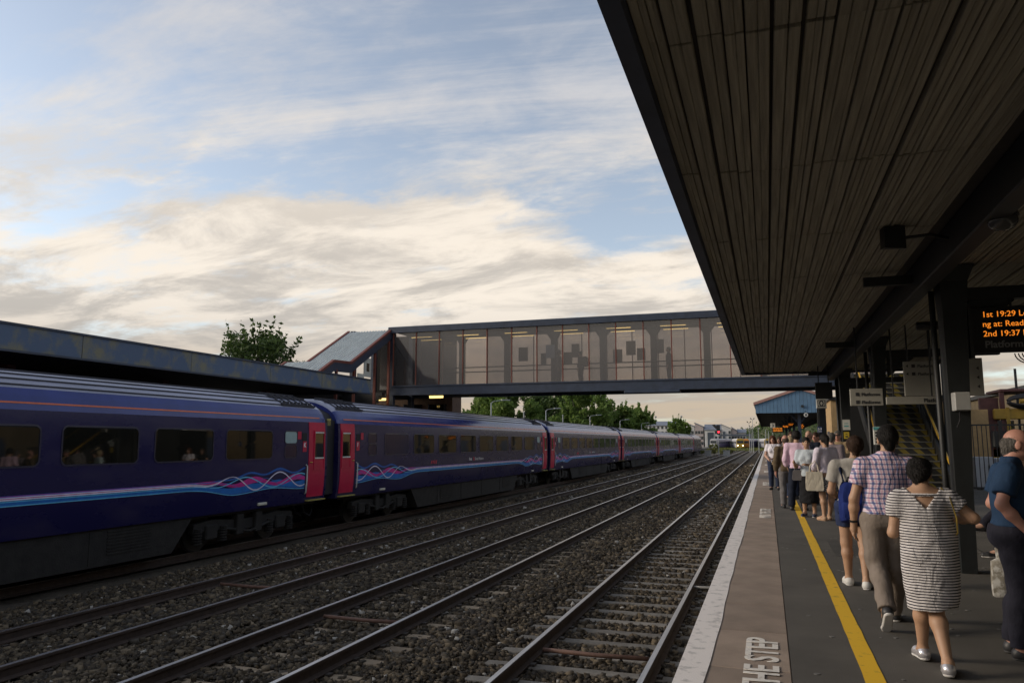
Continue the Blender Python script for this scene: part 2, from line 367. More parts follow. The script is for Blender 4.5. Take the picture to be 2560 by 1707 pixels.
for i in range(9):
    y0 = 4.40 + 12.72*i
    t = place_text('MIND THE STEP', .34, m_letter, (.018, y0, .0045), (0, 1, 0), (-1, 0, 0), name='platform_lettering', sx=1.0, sy=1.0, bold=True)
    co = np.array([v.co[:] for v in t.data.vertices]); s = 2.35/(co[:, 1].max()-co[:, 1].min()); sxx = .245/(co[:, 0].max()-co[:, 0].min())
    y_, x_ = co[:, 1].min(), co[:, 0].max()
    for v in t.data.vertices: v.co = (.018 + (v.co.x-x_)*sxx, y0 + (v.co.y-y_)*s, v.co.z)
    tag(t, ('white MIND THE STEP lettering nearest on the brown coping', 'second nearest white MIND THE STEP lettering on the coping')[i] if i < 2 else ('third', 'fourth', 'fifth', 'sixth', 'seventh', 'eighth', 'ninth')[i-2] + ' white MIND THE STEP lettering counted along the coping', 'lettering', 'platform step warnings')
# patches in the asphalt: long seams
for (x, y0, y1) in ((2.9, 2, 40), (4.1, 2, 40)):
    s = MB(); s.box(x, x+.012, y0, y1, -.001, .003); s.build('asphalt_seam', m_dark, pasph)
# far platform and its wall
fp = MB(); fp.box(-40, -14.95, -30, 250, -1.3, 0.0); struct(fp.build('far_platform', m_asph))
# litter
m_litter = M('white_plastic', (.6, .6, .6), .4, scale=9, bump=.6, bscale=30)
bag = MB(); random.seed(3)
pts = []
for k in range(6):
    t = k/5; r = .13*sin(pi*(t*.8+.15)); pts.append([(r*cos(a)*random.uniform(.6, 1.2), r*1.3*sin(a)*random.uniform(.6, 1.2), .12*t*random.uniform(.8, 1.1)) for a in np.linspace(0, 2*pi, 9)[:-1]])
bag.loft(pts); o = bag.build('plastic_bag', m_litter, loc=(-1.0, 8.05, -1.07)); tag(o, 'crumpled pale plastic bag lying between rail and platform', 'litter')

# repairs, drain cover and trodden-in gum on the asphalt
m_patch = M('asphalt_patch', (.052, .048, .042), .92, scale=2, bump=.5, bscale=150, var=.2, speck=.3, sscale=210)
for (x0, x1, y0, y1) in ((1.05, 1.75, 4.6, 5.35), (2.35, 3.3, 7.6, 8.7), (.85, 1.9, 11.8, 13.6), (1.3, 2.1, 15.0, 15.6)):
    q = MB(); rr = random.Random(int(y0*10)); pts = [(x0, y0), ((x0+x1)/2, y0+rr.uniform(-.02, .02)), (x1, y0), (x1+rr.uniform(-.02, .02), (y0+y1)/2), (x1, y1), ((x0+x1)/2, y1+rr.uniform(-.02, .02)), (x0, y1), (x0+rr.uniform(-.02, .02), (y0+y1)/2)]
    q.loft([[(x, y, -.01) for x, y in pts], [(x, y, .0035) for x, y in pts]]); q.build('asphalt_patch', m_patch, pasph)
q = MB(); q.bbox(1.45, 1.95, 9.9, 10.35, -.01, .005, .004); dc = q.build('drain_cover', m_clip, pasph)
gum = MB(); rg = random.Random(8)
for _ in range(170):
    x = rg.uniform(.14, 3.2); y = rg.uniform(4.2, 16); r_ = rg.uniform(.010, .026)
    if .5 < x < .74: continue
    gum.loft([[(x+r_*cos(a)*rg.uniform(.8, 1.2), y+r_*sin(a)*rg.uniform(.8, 1.2), z) for a in np.linspace(0, 2*pi, 8)[:-1]] for z in (-.002, .0042)])
tag(gum.build('gum_spots', M('trodden_gum', (.13, .125, .115), .8, var=.2), pasph), kind='stuff')
# ================================================================== the train
m_body = M('coach_indigo_paint', (.012, .011, .064), .18, scale=.9, bump=.04, bscale=1.6, col2=(.028, .023, .070), spec=.34, thr=(.36, .52), detail=8, rvar=.22, stretch=(1, .55, 1.3))
m_roofc = M('coach_roof_grey', (.30, .31, .40), .30, scale=1.2, var=.2, stretch=(1, .3, 1), bump=.05, bscale=6)
m_cant = M('coach_cantrail_blue', (.030, .042, .19), .24, scale=1.5, var=.15)
m_groove = M('roof_rib_dark', (.028, .030, .042), .6)
m_red = M('coach_door_red', (.50, .012, .060), .32, scale=2.5, var=.12)
m_orange = M('orange_stripe', (.62, .13, .035), .4)
m_glass = M('coach_window_glass', (.010, .010, .008), .03, var=.3, scale=.8, spec=.75)
m_frame = M('coach_window_frame', (.022, .021, .045), .35, var=.1)
m_blank = M('blanked_window', (.013, .013, .05), .10, coat=.4)
m_frost = M('frosted_pane', (.30, .42, .42), .35, var=.08)
m_under = M('underframe_grime', (.019, .017, .015), .85, scale=5, bump=.4, bscale=30, var=.35)
m_wheel = M('wheel_steel', (.03, .028, .026), .6, metal=.3, var=.2)
m_gang = M('gangway_rubber', (.013, .013, .016), .7)
m_lblue = M('livery_blue', (.018, .17, .54), .3); m_ldeep = M('livery_deep_blue', (.012, .075, .34), .3)
m_lcyan = M('livery_cyan', (.14, .52, .80), .3); m_lpink = M('livery_magenta', (.58, .03, .27), .3); m_lwhite = M('livery_lilac_white', (.78, .74, .88), .3)
m_grab = M('grab_rail_white', (.62, .62, .58), .4); m_brass = M('brass_handle', (.55, .40, .10), .3, metal=.8)
m_lampw = M('step_lamp_cover', (.62, .60, .50), .3)
m_steps = M('door_step_yellow_edge', (.33, .29, .07), .6)
m_lett = M('white_lettering', (.8, .8, .8), .5); m_lettr = M('red_lettering', (.55, .02, .05), .5); m_warn = M('warning_label_yellow', (.5, .42, .12), .5)
LC = 22.40                                   # body length of a carriage
SIDE = [(1.30, .86), (1.345, 1.15), (1.37, 1.55), (1.37, 2.1), (1.36, 2.7), (1.335, 3.02)]
CANT = [(1.335, 3.02), (1.30, 3.14), (1.24, 3.27), (1.14, 3.40)]
ROOF = [(1.14, 3.40), (1.00, 3.51), (.80, 3.62), (.55, 3.715), (.28, 3.77), (0, 3.785)]
def sx(z):                                   # x of the side skin at height z
    for (a, za), (b_, zb) in zip(SIDE, SIDE[1:]):
        if z <= zb: return a + (b_-a)*(z-za)/(zb-za)
    return SIDE[-1][0]
def skin_patch(mb, outl, off):               # flat-ish patch on the +x side, outline in (y,z)
    mb.poly([(sx(z)+off, y, z) for y, z in outl])
def ring_patch(mb, o1, o2, off):
    n = len(o1)
    for j in range(n):
        k = (j+1) % n
        mb.quad(*[(sx(z)+off, y, z) for y, z in (o1[j], o1[k], o2[k], o2[j])])
def ribbon(mb, f0, f1, y0, y1, off, n=48):   # strip between heights f0(y), f1(y)
    ys = np.linspace(y0, y1, n)
    for a, b_ in zip(ys, ys[1:]):
        mb.quad(*[(sx(z)+off, y, z) for y, z in ((a, f0(a)), (b_, f0(b_)), (b_, f1(b_)), (a, f1(a)))])
def sm(a, b, x): t = min(1, max(0, (x-a)/(b-a))); return t*t*(3-2*t)
WAVE = []
def livery(flip):
    """bands painted on the side; d = distance from the door end"""
    def D(y): return (y-1.0) if not flip else (LC-1.0-y)
    def amp(y): return 1-sm(2.2, 4.6, D(y))
    def mid(y): return 1.515
    def top(y): d = D(y); return 1.60 + (1-sm(1.6, 3.9, d))*(.17 + .065*cos(2*pi*(d-1.2)/1.25))
    def bot(y): d = D(y); return 1.425 - (1-sm(2.9, 4.6, d))*(.14 + .04*cos(2*pi*(d-.1)/2.8))
    def wv(p, a, lam, z0): return lambda y: z0 + amp(y)*a*cos(2*pi*(D(y)-p)/lam)
    y0, y1 = (1.06, 11.2) if not flip else (11.2, LC-1.06)
    n = 90; out = []
    def add(mat, f0, f1, off):
        mb = MB(); ribbon(mb, f0, f1, y0, y1, off, n); out.append((mat, mb))
    add(m_ldeep, bot, top, .002)
    add(m_lblue, lambda y: bot(y)+.012+.03*amp(y), lambda y: bot(y)+(top(y)-bot(y))*.42, .0032)
    w1 = wv(1.2, .20, 1.9, 1.53); w2 = wv(.3, .15, 2.3, 1.50); w3 = wv(1.75, .12, 1.6, 1.47)
    add(m_lpink, lambda y: 1.545+amp(y)*(.06*cos(2*pi*(D(y)-.4)/1.7)-.10), lambda y: 1.59+amp(y)*(.09*cos(2*pi*(D(y)-.5)/1.7)-.03), .0044)
    add(m_lcyan, lambda y: w2(y)-.008, lambda y: w2(y)+.010+.012*amp(y), .0056)
    add(m_lblue, lambda y: top(y)-.035, lambda y: top(y)-.018, .0056)
    add(m_lwhite, lambda y: w1(y)-.010, lambda y: w1(y)+.014-.004*amp(y), .0068)
    add(m_lwhite, lambda y: w1(y)+.026-.05*amp(y), lambda y: w1(y)+.042-.045*amp(y), .0068)
    add(m_lcyan, lambda y: bot(y)-.004, lambda y: bot(y)+.014, .0068)
    add(m_lblue, lambda y: w3(y)-.006, lambda y: w3(y)+.006, .0060)
    if not flip: pass
    return out
def make_coach():
    P_ = {}
    body = MB()
    half = SIDE; prof = [(x, z) for x, z in half] + [(-x, z) for x, z in reversed(half)]
    body.extrude_y(prof, 0, LC); P_['body'] = body.mesh('body', m_body, 35)
    ro = MB(); pr = [(x, z) for x, z in CANT] + ROOF[1:] + [(-x, z) for x, z in reversed(ROOF[:-1])] + [(-x, z) for x, z in reversed(CANT[:-1])]
    # cantrail and roof with rounded ends
    ys = [0, .05, .12, .25, .5, LC-.5, LC-.25, LC-.12, LC-.05, LC]; sc = [.88, .935, .968, .99, 1, 1, .99, .968, .935, .88]
    nC = len(CANT)-1; L_ = len(pr)
    for k in range(len(ys)-1):
        for j in range(L_-1):
            def pt(kk, jj):
                x, z = pr[jj]; f = sc[kk]; return (x*(1-(1-f)*.25), ys[kk], 3.02+(z-3.02)*f)
            ro.mi = 0 if (j < nC or j >= L_-1-nC) else 1
            ro.quad(pt(k, j), pt(k+1, j), pt(k+1, j+1), pt(k, j+1))
    ro.mi = 0
    ro.poly([(x*(1-.12*.25), 0, 3.02+(z-3.02)*.88) for x, z in pr]); ro.poly([(x*(1-.12*.25), LC, 3.02+(z-3.02)*.88) for x, z in pr])
    P_['roof'] = ro.mesh('roof', [m_cant, m_roofc], 40)
    rib = MB()
    for (x, z) in ((1.07, 3.458), (.90, 3.572), (.68, 3.672), (.42, 3.748), (.15, 3.785), (-.15, 3.785), (-.42, 3.748), (-.68, 3.672)):
        rib.box(x-.02, x+.02, 1.6, LC-1.6, z-.02, z+.016)
    P_['rib'] = rib.mesh('roof_ribs', m_groove)
    hatch = MB()
    for e in (.35,):
        for dy in np.arange(0, 1.5, .28): hatch.loft([[(x_, e+dy-.012, z_) for x_, z_ in ((1.12, 3.44), (1.12, 3.475), (.75, 3.68), (.36, 3.79), (.36, 3.75), (.75, 3.64))], [(x_, e+dy+.012, z_) for x_, z_ in ((1.12, 3.44), (1.12, 3.475), (.75, 3.68), (.36, 3.79), (.36, 3.75), (.75, 3.64))]])
        for x, z in ((1.10, 3.46), (.72, 3.68), (.36, 3.775)): hatch.box(x-.03, x+.03, e-.1, e+1.45, z-.02, z+.035)
        for dy in np.arange(.1, 1.4, .17): hatch.box(1.0, 1.06, e+dy-.03, e+dy+.03, 3.49, 3.56)
    P_['hatch'] = hatch.mesh('roof_hatch', m_groove)
    st = MB(); st.mi = 0
    a, b_ = (1.302, 3.128), (1.291, 3.158)
    st.quad((a[0]+.006, .35, a[1]), (a[0]+.006, LC-.35, a[1]), (b_[0]+.006, LC-.35, b_[1]), (b_[0]+.006, .35, b_[1])); P_['stripe'] = st.mesh('orange_stripe', m_orange)
    wins = [(2.83+2.18*k, 4.61+2.18*k) for k in range(8)]
    def win(y0, y1, z0, z1, r, gm):
        c = (y0+y1)/2; gl = MB(); o = rrect(y0-c+.03, y1-c-.03, z0+.03, z1-.03, r); skin_patch(gl, [(y, z) for y, z in o], -.006)
        fr = MB(); o2 = rrect(y0-c, y1-c, z0, z1, r+.03); ring_patch(fr, o, o2, .006); o1b = o
        for j in range(len(o)):
            k = (j+1) % len(o); fr.quad((sx(o[j][1])+.006, o[j][0], o[j][1]), (sx(o[k][1])+.006, o[k][0], o[k][1]), (sx(o[k][1])-.006, o[k][0], o[k][1]), (sx(o[j][1])-.006, o[j][0], o[j][1]))
            fr.quad((sx(o2[j][1])+.006, o2[j][0], o2[j][1]), (sx(o2[k][1])+.006, o2[k][0], o2[k][1]), (sx(o2[k][1])-.01, o2[k][0], o2[k][1]), (sx(o2[j][1])-.01, o2[j][0], o2[j][1]))
        return gl.mesh('window', gm), fr.mesh('window_frame', m_frame)
    # the glass sits in a recess cut visually by the frame: put it just proud of the skin
    def win2(y0, y1, z0, z1, r, gm):
        c = (y0+y1)/2; gl = MB(); o = rrect(y0-c+.03, y1-c-.03, z0+.03, z1-.03, r); skin_patch(gl, o, .003)
        fr = MB(); o2 = rrect(y0-c, y1-c, z0, z1, r+.03); ring_patch(fr, o, o2, .010)
        for (oo, e0, e1) in ((o, .010, .002), (o2, .010, 0)):
            for j in range(len(oo)):
                k = (j+1) % len(oo); fr.quad((sx(oo[j][1])+e0, *oo[j]), (sx(oo[k][1])+e0, *oo[k]), (sx(oo[k][1])+e1, *oo[k]), (sx(oo[j][1])+e1, *oo[j]))
        return gl.mesh('window', gm), fr.mesh('window_frame', m_frame)
    P_['win'] = win2(0, 1.78, 2.05, 2.78, .10, m_glass); P_['blank'] = win2(0, 1.78, 2.05, 2.78, .10, m_blank)
    P_['small_lo'] = win2(0, .58, 2.05, 2.42, .07, m_blank); P_['small_hi'] = win2(0, .58, 2.42, 2.78, .07, m_frost); P_['small_hib'] = win2(0, .58, 2.42, 2.78, .07, m_blank)
    P_['wins'] = wins
    # doors
    def door(flip):
        d = MB(); y0, y1 = -.40, .40
        d.mi = 0
        zs = [1.02, 1.3, 1.6, 2.0, 2.4, 2.8, 3.02]
        o = [(y0, 1.02), (y1, 1.02), (y1, 1.3), (y1, 1.6), (y1, 2.0), (y1, 2.4), (y1, 2.8), (y1, 3.02), (y0, 3.02), (y0, 2.8), (y0, 2.4), (y0, 2.0), (y0, 1.6), (y0, 1.3)]
        for za, zb in zip(zs, zs[1:]):
            d.quad((sx(za)+.012, y0, za), (sx(za)+.012, y1, za), (sx(zb)+.012, y1, zb), (sx(zb)+.012, y0, zb))
        for yy in (y0, y1): d.poly([(sx(z)+.012, yy, z) for z in zs] + [(sx(z)-.02, yy, z) for z in reversed(zs)])
        d.box(sx(1.02)-.02, sx(1.02)+.012, y0, y1, 1.0, 1.02)
        # raised surround of the drop-light
        w0, w1 = (-.12, .31) if not flip else (-.31, .12)
        for (a, b2, za, zb) in ((w0-.05, w1+.05, 2.77, 2.81), (w0-.05, w1+.05, 1.72, 1.75), (w0-.05, w0-.01, 1.75, 2.77), (w1+.01, w1+.05, 1.75, 2.77)):
            d.box(sx(za)+.005, sx(za)+.026, a, b2, za, zb)
        pan = MB(); pan.quad(*[(sx(z)+.017, y, z) for y, z in ((w0, 2.06), (w1, 2.06), (w1, 2.75), (w0, 2.75))])
        bar = MB()
        for za, zb in ((2.02, 2.06), (2.72, 2.76)): bar.box(sx(za)+.012, sx(za)+.03, w0-.01, w1+.01, za, zb)
        hd = MB(); yh = -.30 if flip else .30; yh = -.30 if not flip else .30
        hd.tube([(sx(1.9)+.03, yh-.06, 1.93), (sx(1.9)+.05, yh, 1.93), (sx(1.9)+.03, yh+.06, 1.93)], .016, 8)
        return d.mesh('door', m_red, 30), pan.mesh('door_window', m_glass), bar.mesh('window_bar', m_grab), hd.mesh('door_handle', m_brass, True)
    P_['doors'] = (door(False), door(True))
    gr = MB(); gr.tube([(sx(1.2)+.015, 0, 1.10), (sx(1.2)+.05, 0, 1.13), (sx(1.5)+.055, 0, 1.5), (sx(1.8)+.05, 0, 1.84), (sx(1.85)+.01, 0, 1.87)], .02, 7); P_['grab'] = gr.mesh('grab_rail', m_grab, True)
    stp = MB(); stp.box(1.22, 1.42, -.42, .42, .895, .925); P_['step'] = stp.mesh('door_step', [m_steps])
    lamp = MB(); lamp.bbox(1.29, 1.36, -.17, .17, .93, 1.0, .012); P_['lamp'] = lamp.mesh('step_lamp', m_lampw)
    gw = MB(); gw.box(-1.15, 1.22, -.62, .02, 1.0, 3.1); gw.extrude_y([(-1.1, 3.1), (1.17, 3.1), (1.02, 3.30), (.7, 3.46), (.3, 3.54), (-.3, 3.54), (-.7, 3.46), (-1.0, 3.30)], -.62, .02); P_['gang'] = gw.mesh('gangway', m_gang)
    sk = MB()
    prof = [(5.1, .86), (17.3, .86), (16.7, .16), (5.7, .16)]
    sk.loft([[(1.24, y, z) for y, z in prof], [(-1.24, y, z) for y, z in prof]])
    for y in (7.4, 9.8, 12.2, 14.6): sk.box(1.236, 1.252, y-.01, y+.01, .2, .84)
    for z in np.arange(.35, .78, .06): sk.box(1.238, 1.256, 15.0, 16.1, z, z+.03); sk.box(1.238, 1.256, 7.7, 8.9, z, z+.03)
    sk.box(-1.2, 1.2, .3, 22.1, .80, .87)
    P_['skirt'] = sk.mesh('underframe_skirt', m_under)
    bo = MB()      # bogie frame about its centre
    for s_ in (-1, 1):
        x = 1.06*s_
        bo.loft([[(x-.07, y, z0), (x+.07, y, z0), (x+.07, y, z1), (x-.07, y, z1)] for y, z0, z1 in ((-1.85, .46, .66), (-1.2, .50, .72), (-.55, .42, .66), (0, .40, .64), (.55, .42, .66), (1.2, .50, .72), (1.85, .46, .66))])
        for y in (-1.3, 1.3): bo.bbox(x-.1, x+.13*s_ if s_ > 0 else x+.1, y-.2, y+.2, .28, .62, .03)
    bo.box(-1.0, 1.0, -.3, .3, .42, .62)
    P_['bogie'] = bo.mesh('bogie', m_under)
    spr = MB()
    for y in (-1.72, -.88, .88, 1.72):
        for z in np.arange(.22, .58, .06): spr.tube([(1.12, y, z), (1.12, y, z+.035)], .11, 10)
    for y in (-.35, .35): spr.bbox(1.02, 1.22, y-.13, y+.13, .3, .78, .02)
    spr.tube([(1.16, -.9, .5), (1.2, 0, .34), (1.16, .9, .5)], .035, 6)
    P_['springs'] = spr.mesh('suspension_springs', m_under)
    wh = MB()
    for s_ in (-1, 1):
        wh.tube([(s_*.70, 0, 0), (s_*.735, 0, 0)], [.455, .455], 28); wh.tube([(s_*.66, 0, 0), (s_*.70, 0, 0)], .48, 28); wh.tube([(s_*.735, 0, 0), (s_*.78, 0, 0)], [.18, .12], 14)
    wh.tube([(-.7, 0, 0), (.7, 0, 0)], .08, 8); P_['wheel'] = wh.mesh('wheelset', m_wheel, 30)
    P_['livery'] = [livery(False), livery(True)]
    P_['livm'] = []
    for fl in (0, 1):
        groups = MB(); mats = []
        for mat, mb in P_['livery'][fl]:
            if mat not in mats: mats.append(mat)
            i = len(groups.v); groups.v += mb.v; groups.f += [tuple(i+q for q in f) for f in mb.f]; groups.m += [mats.index(mat)]*len(mb.f)
        P_['livm'].append(groups.mesh('livery_ribbons', mats))
    hose = MB()
    for x in (.3, .6, -.4): hose.tube([(x, -.02, .85), (x, -.12, .5), (x+.05, -.3, .38), (x, -.5, .5), (x, -.62, .85)], .03, 6)
    hose.box(-.25, .25, -.6, 0, .75, .95)
    P_['hose'] = hose.mesh('coupling_hoses', m_gang)
    for nm, dy in (('pla', 0),):
        p1 = MB(); p1.box(sx(2.5), sx(2.5)+.006, -.11, .11, 2.5, 2.72); P_['plate_dark'] = p1.mesh('door_release_panel', m_gang)
        p2 = MB(); p2.box(sx(2.2), sx(2.2)+.006, -.09, .09, 2.22, 2.50); P_['plate'] = p2.mesh('coach_letter_plate', m_red)
        p3 = MB(); p3.box(sx(2.5), sx(2.5)+.006, -.08, .08, 2.55, 2.76); P_['plate2'] = p3.mesh('red_notice', m_red)
    wl = MB(); wl.box(1.2, 1.22, -.09, .09, 2.95, 3.15); P_['warnl'] = wl.mesh('warning_label', m_warn)
    return P_
CP = make_coach()
def coach(y0, x, label, letter, blank_first=False, simple=False):
    t = thing('railway_carriage', label, 'carriage', (x, y0, ZR), group='carriages of the purple train')
    b_ = obj('body', CP['body'], t); r_ = obj('roof', CP['roof'], t); obj('roof_ribs', CP['rib'], r_); obj('roof_hatch', CP['hatch'], r_); obj('roof_hatch', CP['hatch'], r_, (0, LC-2.1, 0)); obj('orange_stripe', CP['stripe'], r_)
    for k, (a, c) in enumerate(CP['wins']):
        g_, f_ = CP['blank'] if (blank_first and k == 0) else CP['win']
        o = obj('window', g_, t, (0, (a+c)/2, 0)); obj('window_frame', f_, o)
    for yy, hi in ((1.75, CP['small_hib'] if blank_first else CP['small_hi']), (20.36, CP['small_hi'])):
        o = obj('window', hi[0], t, (0, yy+.29, 0)); obj('window_frame', hi[1], o)
        o = obj('window', CP['small_lo'][0], t, (0, yy+.29, 0)); obj('window_frame', CP['small_lo'][1], o)
    for i, yy in ((0, .52), (1, LC-.52)):
        d_, w_, bar, h_ = CP['doors'][1 if i == 0 else 0]
        o = obj('door', d_, t, (0, yy, 0)); obj('door_window', w_, o); obj('window_bar', bar, o); obj('door_handle', h_, o)
        obj('door_step', CP['step'], t, (0, yy, 0))
        s_ = 1 if i == 0 else -1
        obj('grab_rail', CP['grab'], t, (0, yy+s_*.52, 0))
        obj('step_lamp', CP['lamp'], t, (0, yy+s_*2.3, 0))
        obj('door_release_panel', CP['plate_dark'], t, (0, yy+s_*.62, 0)); pp = obj('coach_letter_plate', CP['plate'], t, (0, yy+s_*.60, 0)); obj('red_notice', CP['plate2'], t, (0, yy+s_*.85, 0))
        if not simple:
            place_text(letter, .17, m_lett, (sx(2.3)+.008, -.055, 2.34), (0, 1, 0), (0, 0, 1), pp, bold=True)
        lv = obj('livery_ribbons', CP['livm'][i], t)
        bg_ = obj('bogie', CP['bogie'], t, (0, 3.1 if i == 0 else LC-3.1, 0)); obj('suspension_springs', CP['springs'], bg_)
        for e in (-1.3, 1.3): obj('wheelset', CP['wheel'], bg_, (0, e, .457))
    obj('underframe_skirt', CP['skirt'], t); obj('gangway', CP['gang'], t); obj('coupling_hoses', CP['hose'], t); obj('warning_label', CP['warnl'], t, (0, -.3, 0))
    if not simple:
        place_text('First', .17, m_lett, (sx(1.75)+.004, 10.35, 1.72), (0, 1, 0), (0, 0, 1), t, bold=True)
        sw = MB(); sw.quad(*[(sx(z)+.004, y, z) for y, z in ((10.86, 1.70), (10.96, 1.70), (10.92, 1.86), (10.84, 1.86))]); sw.build('logo_swirl', m_lettr, t)
        place_text('Great Western', .165, m_lett, (sx(1.75)+.004, 11.02, 1.72), (0, 1, 0), (0, 0, 1), t)
        for k in range(4): q = MB(); q.quad(*[(sx(z)+.004, y, z) for y, z in ((6.5+k*.14, 1.68), (6.58+k*.14, 1.68), (6.62+k*.14, 1.80), (6.54+k*.14, 1.80))]); q.build('red_mark', m_lettr, t)
    return t
XT = TR[3]
coach(19.65-23, XT, 'nearest indigo carriage, cut off by the left frame edge', 'K')
coach(19.65, XT, 'second indigo carriage with a blanked first window', 'F', True)
for i, l in enumerate(('third indigo carriage of the train from the left', 'fourth indigo carriage of the train from the left', 'fifth indigo carriage of the train from the left', 'small distant carriage just before the power car')):
    coach(42.65+23*i, XT, l, 'E', simple=i > 0)
# power car at the far end
pc = thing('power_car', 'power car at the far end of the indigo train', 'locomotive', (XT, 134.65, ZR))
q = MB(); prof = [(x, z) for x, z in SIDE] + [(-x, z) for x, z in reversed(SIDE)]; q.extrude_y(prof, 0, 15.0)
q.loft([[(x, 15.0, z) for x, z in prof], [(x*.9, 17.3, .86+(z-.86)*.55) for x, z in prof]]); q.build('body', m_body, pc, 30)
q = MB(); pr = CANT + ROOF[1:] + [(-x, z) for x, z in reversed(ROOF[:-1])] + [(-x, z) for x, z in reversed(CANT[:-1])]
q.loft([[(x, y, 3.02+(z-3.02)*f) for x, z in pr] for y, f in ((0, .9), (.3, 1), (14.2, 1), (15.2, .4))]); rf = q.build('roof', m_cant, pc, 40)
q = MB(); q.box(-.6, .6, 4, 7, 3.7, 3.86); q.box(-.5, .5, 9, 10.2, 3.7, 3.84); q.build('exhaust_hatch', m_groove, rf)
for y in (1.2, 5.5, 9.5):
    q = MB()
    for z in np.arange(1.9, 2.8, .09): q.box(sx(z), sx(z)+.02, y, y+2.2, z, z+.05)
    q.build('louvre_grille', m_under, pc)
q = MB(); q.quad(*[(sx(z)+.01, y, z) for y, z in ((12.9, 1.05), (13.6, 1.05), (13.6, 3.0), (12.9, 3.0))]); q.build('door', m_red, pc)
q = MB(); q.quad(*[(sx(z)+.012, y, z) for y, z in ((14.0, 2.2), (14.8, 2.2), (14.6, 2.8), (14.0, 2.8))]); q.build('window', m_glass, pc)
for e in (3.2, 13.2):
    bg_ = obj('bogie', CP['bogie'], pc, (0, e, 0)); obj('suspension_springs', CP['springs'], bg_)
    for k in (-1.3, 1.3): obj('wheelset', CP['wheel'], bg_, (0, k, .457))
q = MB(); q.box(-1.2, 1.2, 5.6, 11, .2, .86); q.build('fuel_tank', m_under, pc)
# ================================================================== canopies, footbridge, stairs
m_board = M('soffit_board', (.40, .37, .29), .9, scale=3.0, bump=.5, bscale=22, col2=(.21, .195, .155), stretch=(9, .35, 1), objvar=.09)
m_gap = M('soffit_recess', (.05, .045, .04), .95)
m_fasc = M('canopy_fascia_blue', (.040, .052, .085), .6, scale=1.5, var=.3, bump=.1)
m_steel = M('black_steelwork', (.014, .015, .016), .55, var=.2, scale=4)
m_pillar = M('pillar_dark_paint', (.011, .013, .014), .5, var=.2, scale=5, bump=.1)
m_peel = M('peeling_blue_grey_paint', (.085, .125, .20), .75, scale=1.6, bump=.2, bscale=9, col2=(.19, .185, .13), stretch=(1, 1, .8), thr=(.42, .56), detail=9, objvar=.08)
m_redtrim = M('oxide_red_trim', (.16, .045, .030), .6, var=.2)
m_galv = M('grey_roof_sheet', (.50, .53, .52), .5, scale=2, var=.15, stretch=(4, .4, 1))
m_navy = M('navy_steel', (.030, .042, .070), .5, var=.25, scale=3)
m_brick = M('brown_brick', (.12, .075, .05), .9, scale=8, var=.25, bump=.3)
m_tan = M('tan_brick', (.40, .27, .13), .9, scale=5, var=.18, bump=.25, bscale=40)
m_cream = M('cream_panel', (.55, .56, .50), .7)
m_tube = M('lit_fluorescent_tube', (.9, .8, .5), .5, emit=(1.0, .72, .25), estr=1.1)
m_box = M('grey_metal_box', (.33, .33, .32), .5, var=.08)
def glass_mat(name, col, alpha, rough=.08, tint=(.93, .90, .87, 1)):
    m = bpy.data.materials.new(name); m.use_nodes = True; nt = m.node_tree; N = nt.nodes; L = nt.links
    N.remove(N['Principled BSDF']); out = N['Material Output']
    tr = N.new('ShaderNodeBsdfTransparent'); tr.inputs[0].default_value = tint
    df = N.new('ShaderNodeBsdfDiffuse'); tl = N.new('ShaderNodeBsdfTranslucent'); gl = N.new('ShaderNodeBsdfGlossy'); gl.inputs['Roughness'].default_value = rough
    tc = N.new('ShaderNodeTexCoord'); nz = N.new('ShaderNodeTexNoise'); nz.inputs['Scale'].default_value = 1.4; nz.inputs['Detail'].default_value = 5
    mp = N.new('ShaderNodeMapping'); mp.inputs['Scale'].default_value = (1, 1, .35); L.new(tc.outputs['Object'], mp.inputs[0]); L.new(mp.outputs[0], nz.inputs['Vector'])
    mr = N.new('ShaderNodeMapRange'); mr.inputs[3].default_value = alpha*.75; mr.inputs[4].default_value = min(1, alpha*1.3); L.new(nz.outputs[0], mr.inputs[0])
    oi = N.new('ShaderNodeObjectInfo'); m4 = N.new('ShaderNodeMapRange'); m4.inputs[3].default_value = .45; m4.inputs[4].default_value = 1.7; L.new(oi.outputs['Random'], m4.inputs[0]); mu = N.new('ShaderNodeMath'); mu.operation = 'MULTIPLY'; L.new(mr.outputs[0], mu.inputs[0]); L.new(m4.outputs[0], mu.inputs[1])
    for d in (df, tl): d.inputs[0].default_value = (*col, 1)
    m1 = N.new('ShaderNodeMixShader'); m1.inputs[0].default_value = .55; L.new(df.outputs[0], m1.inputs[1]); L.new(tl.outputs[0], m1.inputs[2])
    m2 = N.new('ShaderNodeMixShader'); L.new(mu.outputs[0], m2.inputs[0]); L.new(tr.outputs[0], m2.inputs[1]); L.new(m1.outputs[0], m2.inputs[2])
    m3 = N.new('ShaderNodeMixShader'); m3.inputs[0].default_value = .08; L.new(m2.outputs[0], m3.inputs[1]); L.new(gl.outputs[0], m3.inputs[2]); L.new(m3.outputs[0], out.inputs[0])
    MATS[name] = m; return m
m_bglass = glass_mat('dirty_bridge_glass', (.20, .20, .215), .24, tint=(.84, .81, .80, 1))
m_fglass = glass_mat('far_bridge_glass', (.34, .31, .29), .18)
m_transl = glass_mat('translucent_sheet', (.75, .78, .78), .8)

